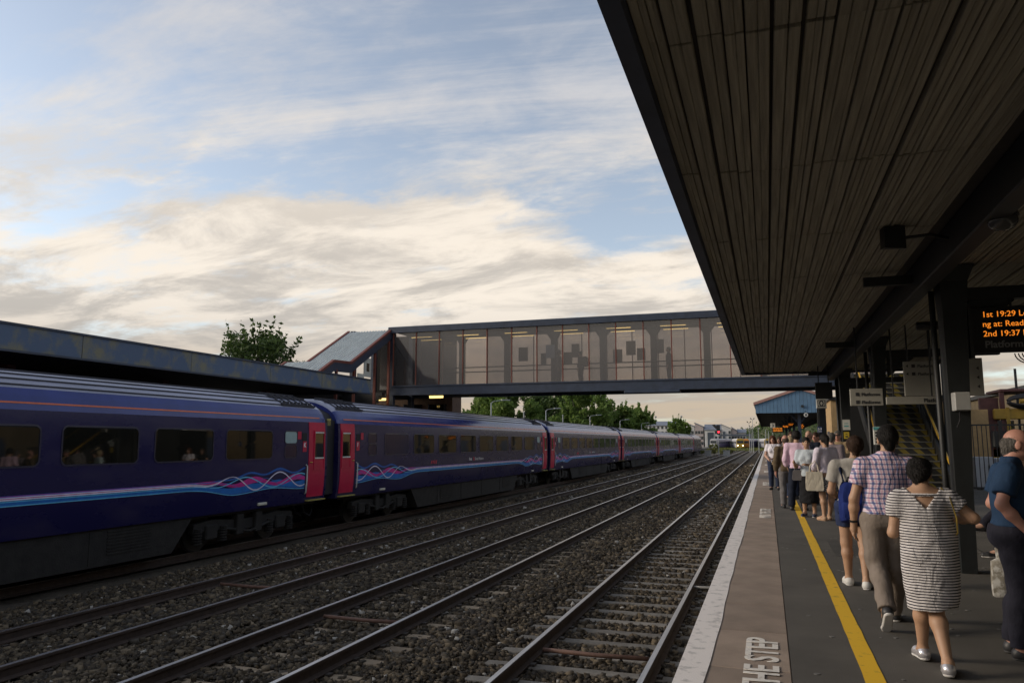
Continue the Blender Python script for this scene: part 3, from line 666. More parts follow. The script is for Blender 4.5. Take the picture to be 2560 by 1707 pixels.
# ---- canopy over the near platform
can = thing('platform_canopy', 'long dark canopy with a ribbed soffit over the near platform', 'canopy', (0, 0, 0))
ZS = 3.80
q = MB(); q.box(-.60, 4.6, -20, 26.0, ZS+.075, 4.15); q.build('roof_slab', m_gap, can)
q = MB(); q.box(-.712, -.602, -20, 26.06, ZS-.05, 4.22); q.build('fascia', m_fasc, can)
q = MB(); q.box(4.602, 4.70, -20, 26.06, ZS-.05, 4.22); q.build('fascia', m_fasc, can)
q = MB(); q.box(-.60, 4.6, 26.0, 26.08, ZS-.05, 4.22); q.build('end_fascia', m_fasc, can)
Yj = [1.85 + 2.27*k for k in range(-1, 11)]; Yj[-1] = 26.0
random.seed(5); bmesh_cache = {}
xb = -.597; edges = []
while xb < 4.5:
    wd = random.choice((.105, .12, .13, .14, .15, .17)); g_ = random.choice((.008, .008, .012, .018, .024))
    if xb+wd < 1.90 or xb > 2.06: edges.append((xb, xb+wd, random.choice((0, 0, .004, .008, .014, .022))))
    xb += wd+g_
wid_cache = {}
for k in range(len(Yj)-1):
    for (a, c, dz_) in edges:
        if c > 3.0 and k < 4: continue
        wv = round(c-a, 3); L_ = round(Yj[k+1]-Yj[k]-.02, 3)
        key = (wv, L_)
        if key not in wid_cache:
            q = MB(); x_ = -wv/2; rb = random.Random(hash(key) % 999)
            while x_ < wv/2-.02:
                w2 = min(rb.uniform(.03, .075), wv/2-x_); q.bbox(x_, x_+w2-.002, -L_/2, L_/2, -.03+rb.choice((0, .003, .008, .014)), .035, .005); x_ += w2+rb.choice((0, 0, .004))
            wid_cache[key] = q.mesh('soffit_board', m_board)
        o = obj('soffit_board', wid_cache[key], can, ((a+c)/2, (Yj[k]+Yj[k+1])/2 + random.uniform(-.02, .02), ZS+.03+dz_+random.uniform(0, .003))); o.rotation_euler = (random.gauss(0, .0008), random.gauss(0, .006), 0)
q = MB()
for k in range(2): q.box(-.5, 4.6, -20 + k*.01, -.45, ZS+.02+.03*k, ZS+.045+.03*k)
q.build('soffit_slab', m_board, can)
q = MB(); q.bbox(1.88, 2.08, -20, 25.9, 3.50, ZS+.05, .015); q.build('longitudinal_beam', m_steel, can)
for (x, y) in ((2.18, 10.745), (2.18, 17.75), (2.18, 25.2), (2.18, 3.6)):
    q = MB()
    def ring(x0, x1, y0, y1, z): return [(x0, y0, z), (x1, y0, z), (x1, y1, z), (x0, y1, z)]
    q.loft([ring(0, .17, 0, .26, 0), ring(-.0, .19, 0, .27, 1.0), ring(0, .25, 0, .30, 2.6), ring(0, .27, 0, .32, 3.2), ring(-.02, .30, -.02, .36, 3.6), ring(-.10, .38, -.06, .40, 3.80)])
    pi_ = q.build('pillar', m_pillar, can, loc=(x, y, 0))
    if y > 5:
        q = MB(); q.tube([(-.09, .1, 0.02), (-.09, .1, 1.2), (-.1, .1, 3.5)], .035, 8); q.build('downpipe', m_steel, pi_, True)
for y in (10.9, 17.9, 25.3):
    q = MB(); q.box(2.45, 4.6, y-.08, y+.08, 3.36, 3.52); q.loft([[(2.5, y-.05, 3.36), (2.5, y+.05, 3.36), (2.5, y+.05, 2.95), (2.5, y-.05, 2.95)], [(3.0, y-.05, 3.36), (3.0, y+.05, 3.36), (3.0, y+.05, 3.33), (3.0, y-.05, 3.33)]])
    q.build('cross_bracket', m_steel, can)
    q = MB(); q.box(1.3, 1.88, y-.04, y+.04, 3.62, 3.74); q.build('cross_bracket', m_steel, can)

# ---- canopy over the far platform
fc = thing('far_platform_canopy', 'low canopy with peeling blue-grey fascia behind the train', 'canopy', (0, 0, 0))
q = MB(); q.box(-23, -15.14, -30, 27.1, 3.86, 4.0); q.build('roof_slab', m_gap, fc)
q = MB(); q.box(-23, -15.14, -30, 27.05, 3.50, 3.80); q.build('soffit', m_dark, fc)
pm = {}
y = 27.12; k = 0
while y > -14:
    L_ = (3.55, 3.0, 3.55)[k % 3]
    q = MB(); q.bbox(-.07, .07, -L_+.012, 0, 0, .60, .008); o = q.build('fascia_panel', m_peel, fc, loc=(-15.0-.07+random.uniform(-.004, .004), y, 3.465)); y -= L_; k += 1
for yy in np.arange(-12, 27, 5.2):
    q = MB(); q.box(-18.1, -17.85, yy-.12, yy+.12, 0, 3.5); q.build('post', m_redtrim, fc)
q = MB(); q.box(-14.998, -14.94, -14, 27.1, 3.455, 3.50); q.box(-14.998, -14.96, -14, 27.1, 4.03, 4.075); q.build('edge_trim', m_navy, fc)
wl = thing('platform_building', 'dark brick platform building under the far canopy', 'building', (0, 0, 0))
q = MB(); q.box(-25, -21.5, -30, 24, 0, 3.5); q.build('wall', m_brick, wl)
for yy in np.arange(4, 23, 3.2): q = MB(); q.box(-21.5, -21.46, yy, yy+1.5, 1.0, 2.3); q.build('window', m_glass, wl)

# ---- footbridge
YB0, YB1 = 32.7, 35.2; ZF, ZG0, ZG1, ZT = 3.78, 4.24, 6.78, 7.08
fb = thing('footbridge', 'enclosed glazed footbridge crossing all the tracks', 'footbridge', (0, 0, 0))
XL, XR = -17.0, 5.2
q = MB(); q.box(XL, XR, YB0-.03, YB0+.12, ZF, ZG0); q.box(XL, XR, YB0-.07, YB0-.03, ZF, ZF+.06); q.box(XL, XR, YB0-.07, YB0-.03, ZG0-.06, ZG0); q.build('floor_beam', m_navy, fb)
q = MB(); q.box(XL, XR, YB1-.12, YB1+.03, ZF, ZG0); q.build('floor_beam', m_navy, fb)
q = MB(); q.box(XL, XR, YB0+.12, YB1-.12, ZF+.12, ZF+.3); q.build('floor', m_steel, fb)
q = MB(); q.extrude_x([(YB0-.12, ZG1), (YB0-.12, ZT-.03), (YB0-.06, ZT), ((YB0+YB1)/2, ZT+.16), (YB1+.06, ZT), (YB1+.12, ZT-.03), (YB1+.12, ZG1), (YB1, ZG1), (YB1, ZG1+.12), (YB0, ZG1+.12), (YB0, ZG1)], XL-.15, XR); q.build('roof', m_navy, fb)
mull = MB(); mull.box(-.022, .022, -.035, .02, ZG0, ZG1); mullm = mull.mesh('mullion', m_redtrim)
pan = MB(); pan.box(.028, 1.172, 0, .012, ZG0, ZG1); panm = pan.mesh('glass_pane', m_bglass)
panf = MB(); panf.box(.028, 1.172, 0, .012, ZG0, ZG1); panfm = panf.mesh('glass_pane', m_fglass)
nP = 18
for k in range(nP+1):
    x = -16.9 + 1.2*k
    obj('mullion', mullm, fb, (x, YB0, 0)); obj('mullion', mullm, fb, (x+.3, YB1, 0))
    if k < nP: obj('glass_pane', panm, fb, (x, YB0+.002, 0)); obj('glass_pane', panfm, fb, (x+.3, YB1-.03, 0))
# portal frames on the far side with cut corners
fr = MB(); w_ = .15
fr.box(-w_, w_, -.12, 0, ZG0-.1, ZG1+.1)
for s_ in (-1, 1):
    for zz, d_ in ((ZG1+.1, -1), (ZG0-.02, 1)):
        tri = [(s_*w_, zz), (s_*(w_+.28), zz), (s_*w_, zz+d_*(.42 if d_ < 0 else .2))]
        fr.loft([[(x, -.12, z) for x, z in tri], [(x, 0, z) for x, z in tri]])
fr.box(-w_, w_, -2.4, -.12, ZG1+.0, ZG1+.1)
frm = fr.mesh('portal_frame', m_steel)
for k in range(9): obj('portal_frame', frm, fb, (-14.3 + 2.38*k, YB1-.06, 0))
for (z, nm) in ((5.24, 'handrail'), (5.01, 'handrail')):
    q = MB(); q.tube([(XL, YB1-.22, z), (XR, YB1-.22, z)], .03, 6); q.build('handrail', m_steel, fb)
q = MB(); q.bbox(-5.77, -3.4, YB0-.1, YB0+.5, ZF-.13, ZF-.004, .03); q.build('underslung_box', m_navy, fb)
for k in range(9):
    x = -16.3 + 2.41*k
    for yy in (33.4, 34.5):
        q = MB(); q.tube([(x, yy, 6.63), (x+1.1, yy, 6.63)], .015, 8); t_ = q.build('ceiling_tube_light', m_tube, fb)
m_poster = M('grey_poster_back', (.16, .155, .15), .8, var=.05); m_posterb = M('pale_blue_poster', (.42, .52, .62), .8, var=.06, scale=9)
LBP = ['first poster from the left on the footbridge glass', 'narrow poster beside the standing figure on the footbridge', 'high poster right of the pale blue one on the footbridge', 'low poster just left of the walking figure on the footbridge', 'high poster in the middle of the footbridge', 'left of two low posters mid footbridge', 'right of two low posters mid footbridge', 'grey poster high on the bridge near the canopy']
PO = [(-11.33, -10.9, 5.5, 6.13), (-10.2, -9.96, 5.26, 5.81), (-8.67, -8.32, 5.59, 6.2), (-9.06, -8.68, 5.25, 5.82), (-6.05, -5.65, 5.61, 6.23), (-6.67, -6.28, 5.30, 5.86), (-5.55, -5.2, 5.35, 5.88), (-4.75, -4.35, 5.65, 6.25)]
for (x0, x1, z0, z1), l in zip(PO, LBP):
    q = MB(); q.box(x0, x1, YB1-.10, YB1-.085, z0, z1); q.mi = 1; q.box(x0-.02, x1+.02, YB1-.085, YB1-.075, z0-.02, z1+.02); tag(q.build('poster', [m_poster, m_steel]), l, 'poster', 'posters on the footbridge')
q = MB(); q.box(-9.29, -8.88, YB0+.03, YB0+.036, 5.31, 5.91); tag(q.build('poster', m_posterb), 'pale blue poster on the near footbridge glass', 'poster', 'posters on the footbridge')
# end tower of the bridge on the far platform
tw = thing('bridge_tower', 'dark support tower under the far end of the footbridge', 'tower', (0, 0, 0))
q = MB()
for x in (-19.2, -17.05):
    for y in (32.9, 35.0): q.box(x-.12, x+.12, y-.12, y+.12, 0, 7.0)
q.build('column', m_navy, tw)
q = MB(); q.box(-19.3, -14.75, 35.3, 35.45, 3.8, 7.0); q.build('wall', m_dark, tw)  # dark sheet added behind the end panes, standing in for a dark reflection
q = MB(); q.box(-17.55, -17.06, 32.6, 32.64, 4.05, 6.2); q.build('glass_pane', m_fglass, tw)
q = MB(); q.box(-19.2, -17.1, 32.9, 35.0, 3.7, 3.9); q.build('landing', m_steel, tw)

# ---- covered stair on the far platform, running down towards the camera
sr = thing('covered_stair', 'covered stair with a sloping ribbed roof on the far platform', 'stair', (0, 0, 0))
RP = [(32.72, 6.92), (29.0, 4.95), (27.6, 4.90), (26.1, 4.10)]
q = MB(); X0, X1 = -19.4, -17.06
for (ya, za), (yb, zb) in zip(RP, RP[1:]):
    n = 15
    for i in range(n):
        xa = X0+(X1-X0)*i/n; xc = X0+(X1-X0)*(i+1)/n; xm = xa+(xc-xa)*.62
        q.quad((xa, ya, za), (xm, ya, za), (xm, yb, zb), (xa, yb, zb)); q.quad((xm, ya, za), (xm+.02, ya, za+.05), (xm+.02, yb, zb+.05), (xm, yb, zb))
        q.quad((xm+.02, ya, za+.05), (xc-.02, ya, za+.05), (xc-.02, yb, zb+.05), (xm+.02, yb, zb+.05)); q.quad((xc-.02, ya, za+.05), (xc, ya, za), (xc, yb, zb), (xc-.02, yb, zb+.05))
rf = q.build('roof_sheets', m_galv, sr)
for x in (X0, X1):
    q = MB()
    for (ya, za), (yb, zb) in zip(RP, RP[1:]):
        q.loft([[(x-.05, ya, za-.02), (x+.07, ya, za-.02), (x+.07, ya, za+.09), (x-.05, ya, za+.09)], [(x-.05, yb, zb-.02), (x+.07, yb, zb-.02), (x+.07, yb, zb+.09), (x-.05, yb, zb+.09)]])
    q.build('red_verge_trim', m_redtrim, rf)
    q = MB()
    for (ya, za), (yb, zb) in zip(RP, RP[1:]):
        q.loft([[(x-.03, ya, za-.40), (x+.05, ya, za-.40), (x+.05, ya, za-.022), (x-.03, ya, za-.022)], [(x-.03, yb, zb-.40), (x+.05, yb, zb-.40), (x+.05, yb, zb-.022), (x-.03, yb, zb-.022)]])
    q.build('verge_beam', m_navy, rf)
for yy, zt in ((27.85, 4.6), (29.3, 4.7), (31.15, 5.65), (32.5, 6.4)):
    q = MB(); q.box(X1-.04, X1+.06, yy-.05, yy+.05, 0, zt); q.build('post', m_redtrim, sr)
q = MB(); q.box(X1-.06, X1-.02, 30.25, 30.86, 4.5, 5.36); wp_ = q.build('white_panel', m_cream, sr)
q = MB(); q.box(X1-.02, X1, 30.45, 30.68, 4.75, 5.12); q.build('pane', m_glass, wp_)
q = MB(); q.box(X1-.06, X1-.02, 29.7, 30.24, 4.42, 4.6); q.build('white_panel', m_cream, sr)
q = MB(); q.box(X0, X0+.1, 25.5, 32.6, .2, 4.3); q.build('back_wall', m_dark, sr)
for k in range(22):
    q = MB(); yy = 32.4-.29*k; zz = 3.9-.177*k; q.box(X0+.15, X1-.1, yy-.3, yy, zz-.17, zz); q.build('step', m_steel, sr)
# small building under the bridge on the far platform
ub = thing('waiting_room', 'low brick building with dark windows under the bridge end', 'building', (0, 0, 0))
q = MB(); q.box(-21, -15.2, 36.0, 37.2, 0, 3.95); q.build('wall', m_brick, ub)
q = MB(); q.box(-21.1, -15.1, 35.9, 37.3, 3.95, 4.1); q.build('roof', m_navy, ub)
for x in (-16.5, -17.9, -19.3): q = MB(); q.box(x, x+1.0, 35.95, 35.99, 1.2, 3.5); w2 = q.build('window', m_glass, ub); q = MB(); q.box(x-.04, x, 35.93, 35.98, 1.16, 3.54); q.build('window_frame', m_navy, w2)
for (a, c, yy, zz, l) in ((-15.2, -14.5, 33.2, 3.68, 'lit yellow tube lamp under the footbridge by the brick building'), (-17.7, -17.0, 32.2, 3.55, 'lit yellow tube lamp under the covered stair')):
    q = MB(); q.tube([(a, yy, zz), (c, yy, zz)], .035, 8); q.box(a, c, yy-.04, yy+.04, zz+.04, zz+.08); tag(q.build('tube_lamp', m_tube), l, 'lamp', 'lit tube lamps on the far platform')

# ---- stairs up to the bridge on the near platform
ns = thing('bridge_stairs', 'dark stairs with yellow edged treads up to the footbridge', 'stairs', (0, 0, 0))
def hazard():
    m = bpy.data.materials.new('hazard_riser'); m.use_nodes = True; nt = m.node_tree; N = nt.nodes; L = nt.links; b_ = N['Principled BSDF']; b_.inputs['Roughness'].default_value = .75
    tc = N.new('ShaderNodeTexCoord'); sp = N.new('ShaderNodeSeparateXYZ'); L.new(tc.outputs['Object'], sp.inputs[0])
    a = N.new('ShaderNodeMath'); a.operation = 'MULTIPLY_ADD'; L.new(sp.outputs[2], a.inputs[0]); a.inputs[1].default_value = 1.0; L.new(sp.outputs[0], a.inputs[2])
    c = N.new('ShaderNodeMath'); c.operation = 'PINGPONG'; L.new(a.outputs[0], c.inputs[0]); c.inputs[1].default_value = .19
    g_ = N.new('ShaderNodeMath'); g_.operation = 'GREATER_THAN'; L.new(c.outputs[0], g_.inputs[0]); g_.inputs[1].default_value = .105
    mx = N.new('ShaderNodeMix'); mx.data_type = 'RGBA'; L.new(g_.outputs[0], mx.inputs[0]); mx.inputs[6].default_value = (.02, .02, .02, 1); mx.inputs[7].default_value = (.17, .13, .02, 1)
    L.new(mx.outputs[2], b_.inputs['Base Color']); return m
m_haz = hazard(); m_nose = M('tread_nosing', (.13, .125, .11), .8)
SX0, SX1 = 2.92, 4.5
stp = MB(); stp.box(SX0, SX1, 0, .31, -.177, 0); stm = stp.mesh('step', m_haz); nsm = MB(); nsm.box(SX0, SX1, -.02, .06, -.03, .006); nsme = nsm.mesh('nosing', m_nose)
for k in range(22):
    o = obj('step', stm, ns, (0, 22.4+.295*k, .177*(k+1))); obj('nosing', nsme, o)
for x in (SX0-.06, SX1+.02):
    q = MB(); q.loft([[(x, 22.2, 0), (x+.05, 22.2, 0), (x+.05, 22.2, .35), (x, 22.2, .35)], [(x, 28.9, 3.6), (x+.05, 28.9, 3.6), (x+.05, 28.9, 4.2), (x, 28.9, 4.2)]]); q.build('stringer', m_steel, ns)
m_hand = M('yellow_handrail', (.50, .30, .02), .5)
for x in (SX0+.02, SX1-.02):
    q = MB(); q.tube([(x, 22.1, .95), (x, 22.5, 1.0), (x, 28.9, 4.95), (x, 29.6, 4.95)], .032, 8); hr = q.build('handrail', m_hand, ns, True)
    for yy in np.arange(23, 29, 1.5): q = MB(); z = (yy-22.4)*.6; q.tube([(x, yy, z), (x, yy, z+1.0)], .018, 6); q.build('baluster', m_steel, hr)
q = MB(); q.box(SX0-.1, XR, 28.9, YB0, 3.75, 3.92); q.build('landing', m_steel, ns)
q = MB(); q.box(SX1+.1, SX1+.16, 24.5, 32.6, 0, 3.7); q.build('side_wall', m_dark, ns)
q = MB(); q.box(SX0, SX1+.1, 31.6, 31.7, 0, 3.74); q.build('end_wall', m_dark, ns)
# ribbed translucent sheets over the stairs
q = MB(); n = 12
for i in range(n):
    xa = 2.2+(5.2-2.2)*i/n; xc = 2.2+(5.2-2.2)*(i+1)/n; xm = (xa+xc)/2
    for (p_, r_) in ((xa, xm), (xm, xc)):
        za = 0 if p_ == xa else .09; zb = .09 if p_ == xa else 0
        q.quad((p_, 26.3, 4.2+za), (r_, 26.3, 4.2+zb), (r_, 32.6, 7.0+zb), (p_, 32.6, 7.0+za))
q.build('roof_sheets', m_transl, ns)
for x in (2.2, 5.2):
    q = MB(); q.box(x-.05, x+.05, 26.2, 26.3, 0, 4.2); q.build('post', m_steel, ns)
    q = MB(); q.loft([[(x-.05, 26.2, 4.0), (x+.05, 26.2, 4.0), (x+.05, 26.2, 4.2), (x-.05, 26.2, 4.2)], [(x-.05, 32.6, 6.8), (x+.05, 32.6, 6.8), (x+.05, 32.6, 7.0), (x-.05, 32.6, 7.0)]]); q.build('roof_beam', m_steel, ns)
# ---- unseen station building added right of the frame to block side light, and a tan one further on
sb = thing('unseen_station_building', 'unseen station building added beyond the right frame edge to block side light', 'building', (0, 0, 0))
q = MB(); q.box(4.95, 9.5, -20, 17.0, 0, 4.3); q.build('wall', M('grey_brick', (.27, .26, .23), .9, scale=5, var=.18, bump=.25, bscale=40), sb)
for yy in np.arange(-18, 15, 3.0): q = MB(); q.box(4.91, 4.95, yy, yy+1.6, .9, 2.5); q.build('window', m_glass, sb)
tb = thing('tan_kiosk', 'tan brick kiosk wall beside the platform stairs', 'building', (0, 0, 0))
q = MB(); q.box(3.0, 8.5, 40, 47, 0, 3.6); q.build('wall', m_tan, tb)
q = MB(); q.box(2.9, 8.6, 39.9, 47.1, 3.6, 3.75); q.build('roof', m_steel, tb)
q = MB(); q.box(2.96, 3.0, 41.5, 42.6, 0, 2.1); q.build('door', m_navy, tb); q = MB(); q.box(2.96, 3.0, 43.5, 45.5, 1, 2.2); q.build('window', m_glass, tb)

wh = thing('reflection_backdrop', 'long low brown building added beyond the yard for the train window reflections', 'building', (0, 0, 0))  # added so the train side reflects brown brick instead of low sky
q = MB(); q.box(14.5, 24, 24, 175, 0, 4.6); q.build('wall', M('reflection_backdrop_brick', (.10, .075, .040), .9, scale=1.2, var=.25, bump=.25, bscale=40), wh)
q = MB(); q.box(14.3, 24.2, 23.8, 175.2, 4.6, 4.85); q.build('roof', m_steel, wh)
for k, yy in enumerate(np.arange(27, 172, 5.5)): q = MB(); q.box(14.44, 14.5, yy, yy+(1.6 if k % 3 else 3.0), (1.0 if k % 3 else 0), 2.9); q.build('window' if k % 3 else 'door', m_glass if k % 3 else m_navy, wh)
# ================================================================== background: trees, lamps, houses, yard
def leaf_mat(name, c1, c2, c3, trans=.35):
    m = bpy.data.materials.new(name); m.use_nodes = True; nt = m.node_tree; N = nt.nodes; L = nt.links; b_ = N['Principled BSDF']; out = N['Material Output']
    b_.inputs['Roughness'].default_value = .6; b_.inputs['Specular IOR Level'].default_value = .3
    g_ = N.new('ShaderNodeNewGeometry'); r = N.new('ShaderNodeValToRGB'); r.color_ramp.elements.new(.5)
    for e, (p, c) in zip(r.color_ramp.elements, ((0, c1), (.55, c2), (1, c3))): e.position = p; e.color = (*c, 1)
    L.new(g_.outputs['Random Per Island'], r.inputs[0]); L.new(r.outputs[0], b_.inputs['Base Color'])
    t = N.new('ShaderNodeBsdfTranslucent'); L.new(r.outputs[0], t.inputs[0]); mx = N.new('ShaderNodeMixShader'); mx.inputs[0].default_value = trans
    L.new(b_.outputs[0], mx.inputs[1]); L.new(t.outputs[0], mx.inputs[2]); L.new(mx.outputs[0], out.inputs[0]); MATS[name] = m; return m
m_leafA = leaf_mat('leaf_mid_green', (.085, .145, .032), (.15, .235, .052), (.23, .31, .085), .5)
m_leafB = leaf_mat('leaf_dark_green', (.035, .062, .018), (.06, .10, .026), (.10, .15, .04))
m_weed = leaf_mat('weed_green', (.09, .12, .03), (.14, .15, .04), (.2, .19, .07))
m_bark = M('bark', (.06, .048, .036), .95, scale=6, bump=.5, var=.3)
def leaves_mesh(name, C, S, mat, rng):
    n = len(C); a = rng.normal(0, 1, (n, 3)); a /= np.linalg.norm(a, axis=1)[:, None]; b_ = np.cross(a, rng.normal(0, 1, (n, 3))); b_ /= np.linalg.norm(b_, axis=1)[:, None]
    S = S[:, None]; V = np.stack([C - a*S, C - b_*S*.5, C + a*S, C + b_*S*.5], 1).reshape(-1, 3); f = np.arange(n*4, dtype=np.int32)
    me = bpy.data.meshes.new(name); me.vertices.add(len(V)); me.vertices.foreach_set('co', V.ravel()); me.loops.add(len(f)); me.loops.foreach_set('vertex_index', f)
    me.polygons.add(n); me.polygons.foreach_set('loop_start', np.arange(0, n*4, 4, dtype=np.int32)); me.update(calc_edges=True); me.materials.append(mat); return me
def tree(loc, H, rx, rz, zc, label, mat, nl=7000, ls=.26, seed=1, spiky=0., name='tree', group='trees beyond the far platform', clumps=26):
    rng = np.random.default_rng(seed); t = thing(name, label, 'tree' if name == 'tree' else 'shrub', loc, group=group)
    tk = MB(); top = Vector((rng.normal(0, .3), rng.normal(0, .3), zc+rz*.35))
    tk.tube([(0, 0, -.1), (.05, .03, zc*.4), (top.x*.5, top.y*.5, zc), tuple(top)], [.035*H, .026*H, .018*H, .006*H], 8)
    cs = []
    for k in range(clumps):
        d = rng.normal(0, 1, 3); d /= np.linalg.norm(d); r = rng.uniform(.35, .95)**.6
        c = np.array((d[0]*rx*r, d[1]*rx*r, zc + d[2]*rz*r*(1.0 if d[2] > 0 else .75))); cs.append((c, rng.uniform(.13, .30)*rx))
        if k < 14:
            a = Vector((0, 0, zc*.45 + rng.uniform(0, .5)*rz)); mid = (a+Vector(c))/2 + Vector((0, 0, -.08*rz)); tk.tube([tuple(a), tuple(mid), tuple(c)], [.012*H, .008*H, .003*H], 5)
    # spiky leaders that break the outline
    for k in range(int(10*(1+spiky*2))):
        d = rng.normal(0, 1, 3); d[2] = abs(d[2])+.3; d /= np.linalg.norm(d); b0 = np.array((d[0]*rx*.7, d[1]*rx*.7, zc+d[2]*rz*.75))
        L_ = rng.uniform(.2, .38)*rz*(1+spiky)
        for s_ in np.linspace(0, 1, 7): cs.append((b0 + (d*.5+np.array((0, 0, .6)))*L_*s_, .09*rx*(1.15-s_)*(1-.3*spiky)))
    W = np.array([s_**2 for _, s_ in cs]); W /= W.sum(); idx = rng.choice(len(cs), nl, p=W)
    Cc = np.array([c for c, _ in cs])[idx]; Ss = np.array([s_ for _, s_ in cs])[idx]
    dv = rng.normal(0, 1, (nl, 3)); dv /= np.linalg.norm(dv, axis=1)[:, None]; C = Cc + dv*(Ss*rng.uniform(.55, 1.12, nl))[:, None]*np.array((1, 1, .85))
    C[:, 2] = np.maximum(C[:, 2], .15)
    tk.build('trunk', m_bark, t, True); obj('crown', leaves_mesh('crown', C, ls*rng.uniform(.5, 1.1, nl), mat, rng), t)
    return t
tree((-45, 60, -1.75), 14, 4.4, 3.4, 10.3, 'tall lone tree rising above the far canopy', m_leafB, 6000, .27, 4, 1.1, clumps=46)
for i, (x, y, h, r, lab) in enumerate(((-47.0, 113, 6.2, 3.6, 'leftmost thin spiky tree under the footbridge'), (-41.5, 112, 8.4, 4.8, 'spreading green tree by the first lamp post'), (-35.5, 106, 9.2, 5.2, 'broad green tree behind the second carriage roof'),
        (-30, 113, 9.8, 5.0, 'green tree in the middle of the tree row'), (-25.0, 107, 9.6, 5.2, 'tallest bushy tree at the right of the tree row'), (-21.6, 114, 7.6, 3.2, 'small tree closing the right end of the tree row'),
        (-18.4, 119, 6.9, 2.4, 'separate round tree beside the white apartments'), (-18.1, 164, 6.6, 2.2, 'small pointed tree before the apartments'), (-17.4, 173, 6.2, 1.7, 'smallest tree before the apartments, above the train end'))):
    tree((x, y, -1.3), h, r, (h+1.3)*.49, (h+1.3)*.52, lab, m_leafA if i != 3 else m_leafB, 15000 if r > 3 else 5500, .34, 20+i, .9 if i == 0 else .3, clumps=48)
for i, (x, y, h, r, lab) in enumerate(((-10.2, 158, 2.2, 1.5, 'yellow-green bush at the end of the train'), (-8.2, 170, 1.2, 1.4, 'low weedy bush between the far tracks'), (-14.5, 175, 1.2, 1.4, 'weedy bush beyond the power car'))):
    tree((x, y, -1.2), h, r, h*.5, h*.6, lab, m_weed, 1500, .16, 50+i, .2, name='bush', group='weeds by the tracks', clumps=12)
# far wood on a low hill
hl = MB(); nx, ny = 46, 10
for j in range(ny):
    for i in range(nx):
        x = -60 + 260*i/(nx-1); y = 640+140*j/(ny-1); e = max(0, min(1, (x+34)/42)); e = e*e*(3-2*e)
        z = -1.3 + (4 + 15*e)*sin(pi*min(1, (j+.6)/6)*.5) + 2.2*sin(x*.21)+1.2*sin(x*.53+j)
        hl.v.append((x, y, z if j > 0 else -1.4))
for j in range(ny-1):
    for i in range(nx-1): a = j*nx+i; hl.f.append((a, a+1, a+nx+1, a+nx)); hl.m.append(0)
struct(hl.build('hill', m_land, smooth=True))
rng = np.random.default_rng(9); hv = np.array(hl.v); n = 26000; idx = rng.integers(0, len(hv), n); C = hv[idx] + rng.normal(0, 1, (n, 3))*np.array((3.4, 8, 1.5)) + np.array((0, 0, .8))
wd = obj('far_wood', leaves_mesh('far_wood', C, rng.uniform(.6, 1.3, n), m_leafB, rng)); tag(wd, 'dark green wood on the hill behind the parked trains', 'wood', kind='stuff')
# weeds and low growth at the track ends
n = 9000; C = np.stack([rng.uniform(-30, 2.0, n), rng.uniform(190, 330, n), rng.uniform(-1.2, -.55, n)], 1); C = C[(C[:, 0] < -12) | (C[:, 0] > -.2) | (C[:, 1] > 235)]
wo = obj('weeds', leaves_mesh('weeds', C, rng.uniform(.12, .38, len(C)), m_weed, rng)); tag(wo, 'low yellow-green weeds around the far track ends', 'weeds', kind='stuff')

# lamp posts along the far platform
m_lpole = M('lamp_post_grey', (.32, .34, .35), .5, var=.1)
lp = thing('lamp_post', '', 'lamp post', group='lamp posts on the far platform')
q = MB(); q.tube([(0, 0, 0), (0, 0, 2.2), (0, 0, 4.15)], [.045, .04, .035], 8); q.tube([(0, 0, 4.1), (.12, .1, 4.24), (.62, .5, 4.34)], .025, 6); q.build('pole', m_lpole, lp, True)
q = MB(); q.loft([[(.56, .42, 4.30), (.64, .38, 4.30), (.64, .38, 4.38), (.56, .42, 4.38)], [(.98, .86, 4.32), (1.06, .80, 4.32), (1.06, .80, 4.38), (.98, .86, 4.38)]]); q.build('lamp_head', m_lpole, lp)
first = True
for (y, l) in ((47.3, 'nearest grey lamp post above the second carriage'), (60.5, 'second grey lamp post above the train roof'), (77, 'third grey lamp post before the tree row'), (94, 'fourth lamp post near the separate round tree'), (111, 'farthest lamp post beyond the tree row')):
    o = lp if first else copy_tree(lp); first = False; o.location = (-17.2, y, 0); o['label'] = l
for (x, y, z, l) in ((-16.9, 53.5, 3.75, 'plain thin post between the first two lamp posts'), (-17.2, 66, 3.95, 'plain thin post right of the second lamp post')):
    q = MB(); q.tube([(0, 0, 0), (0, 0, z)], [.05, .04], 8); q.ellipsoid((0, 0, z), (.06, .06, .05), 8, 6); tag(q.build('post', m_lpole, loc=(x, y, 0)), l, 'post', 'thin posts on the far platform')

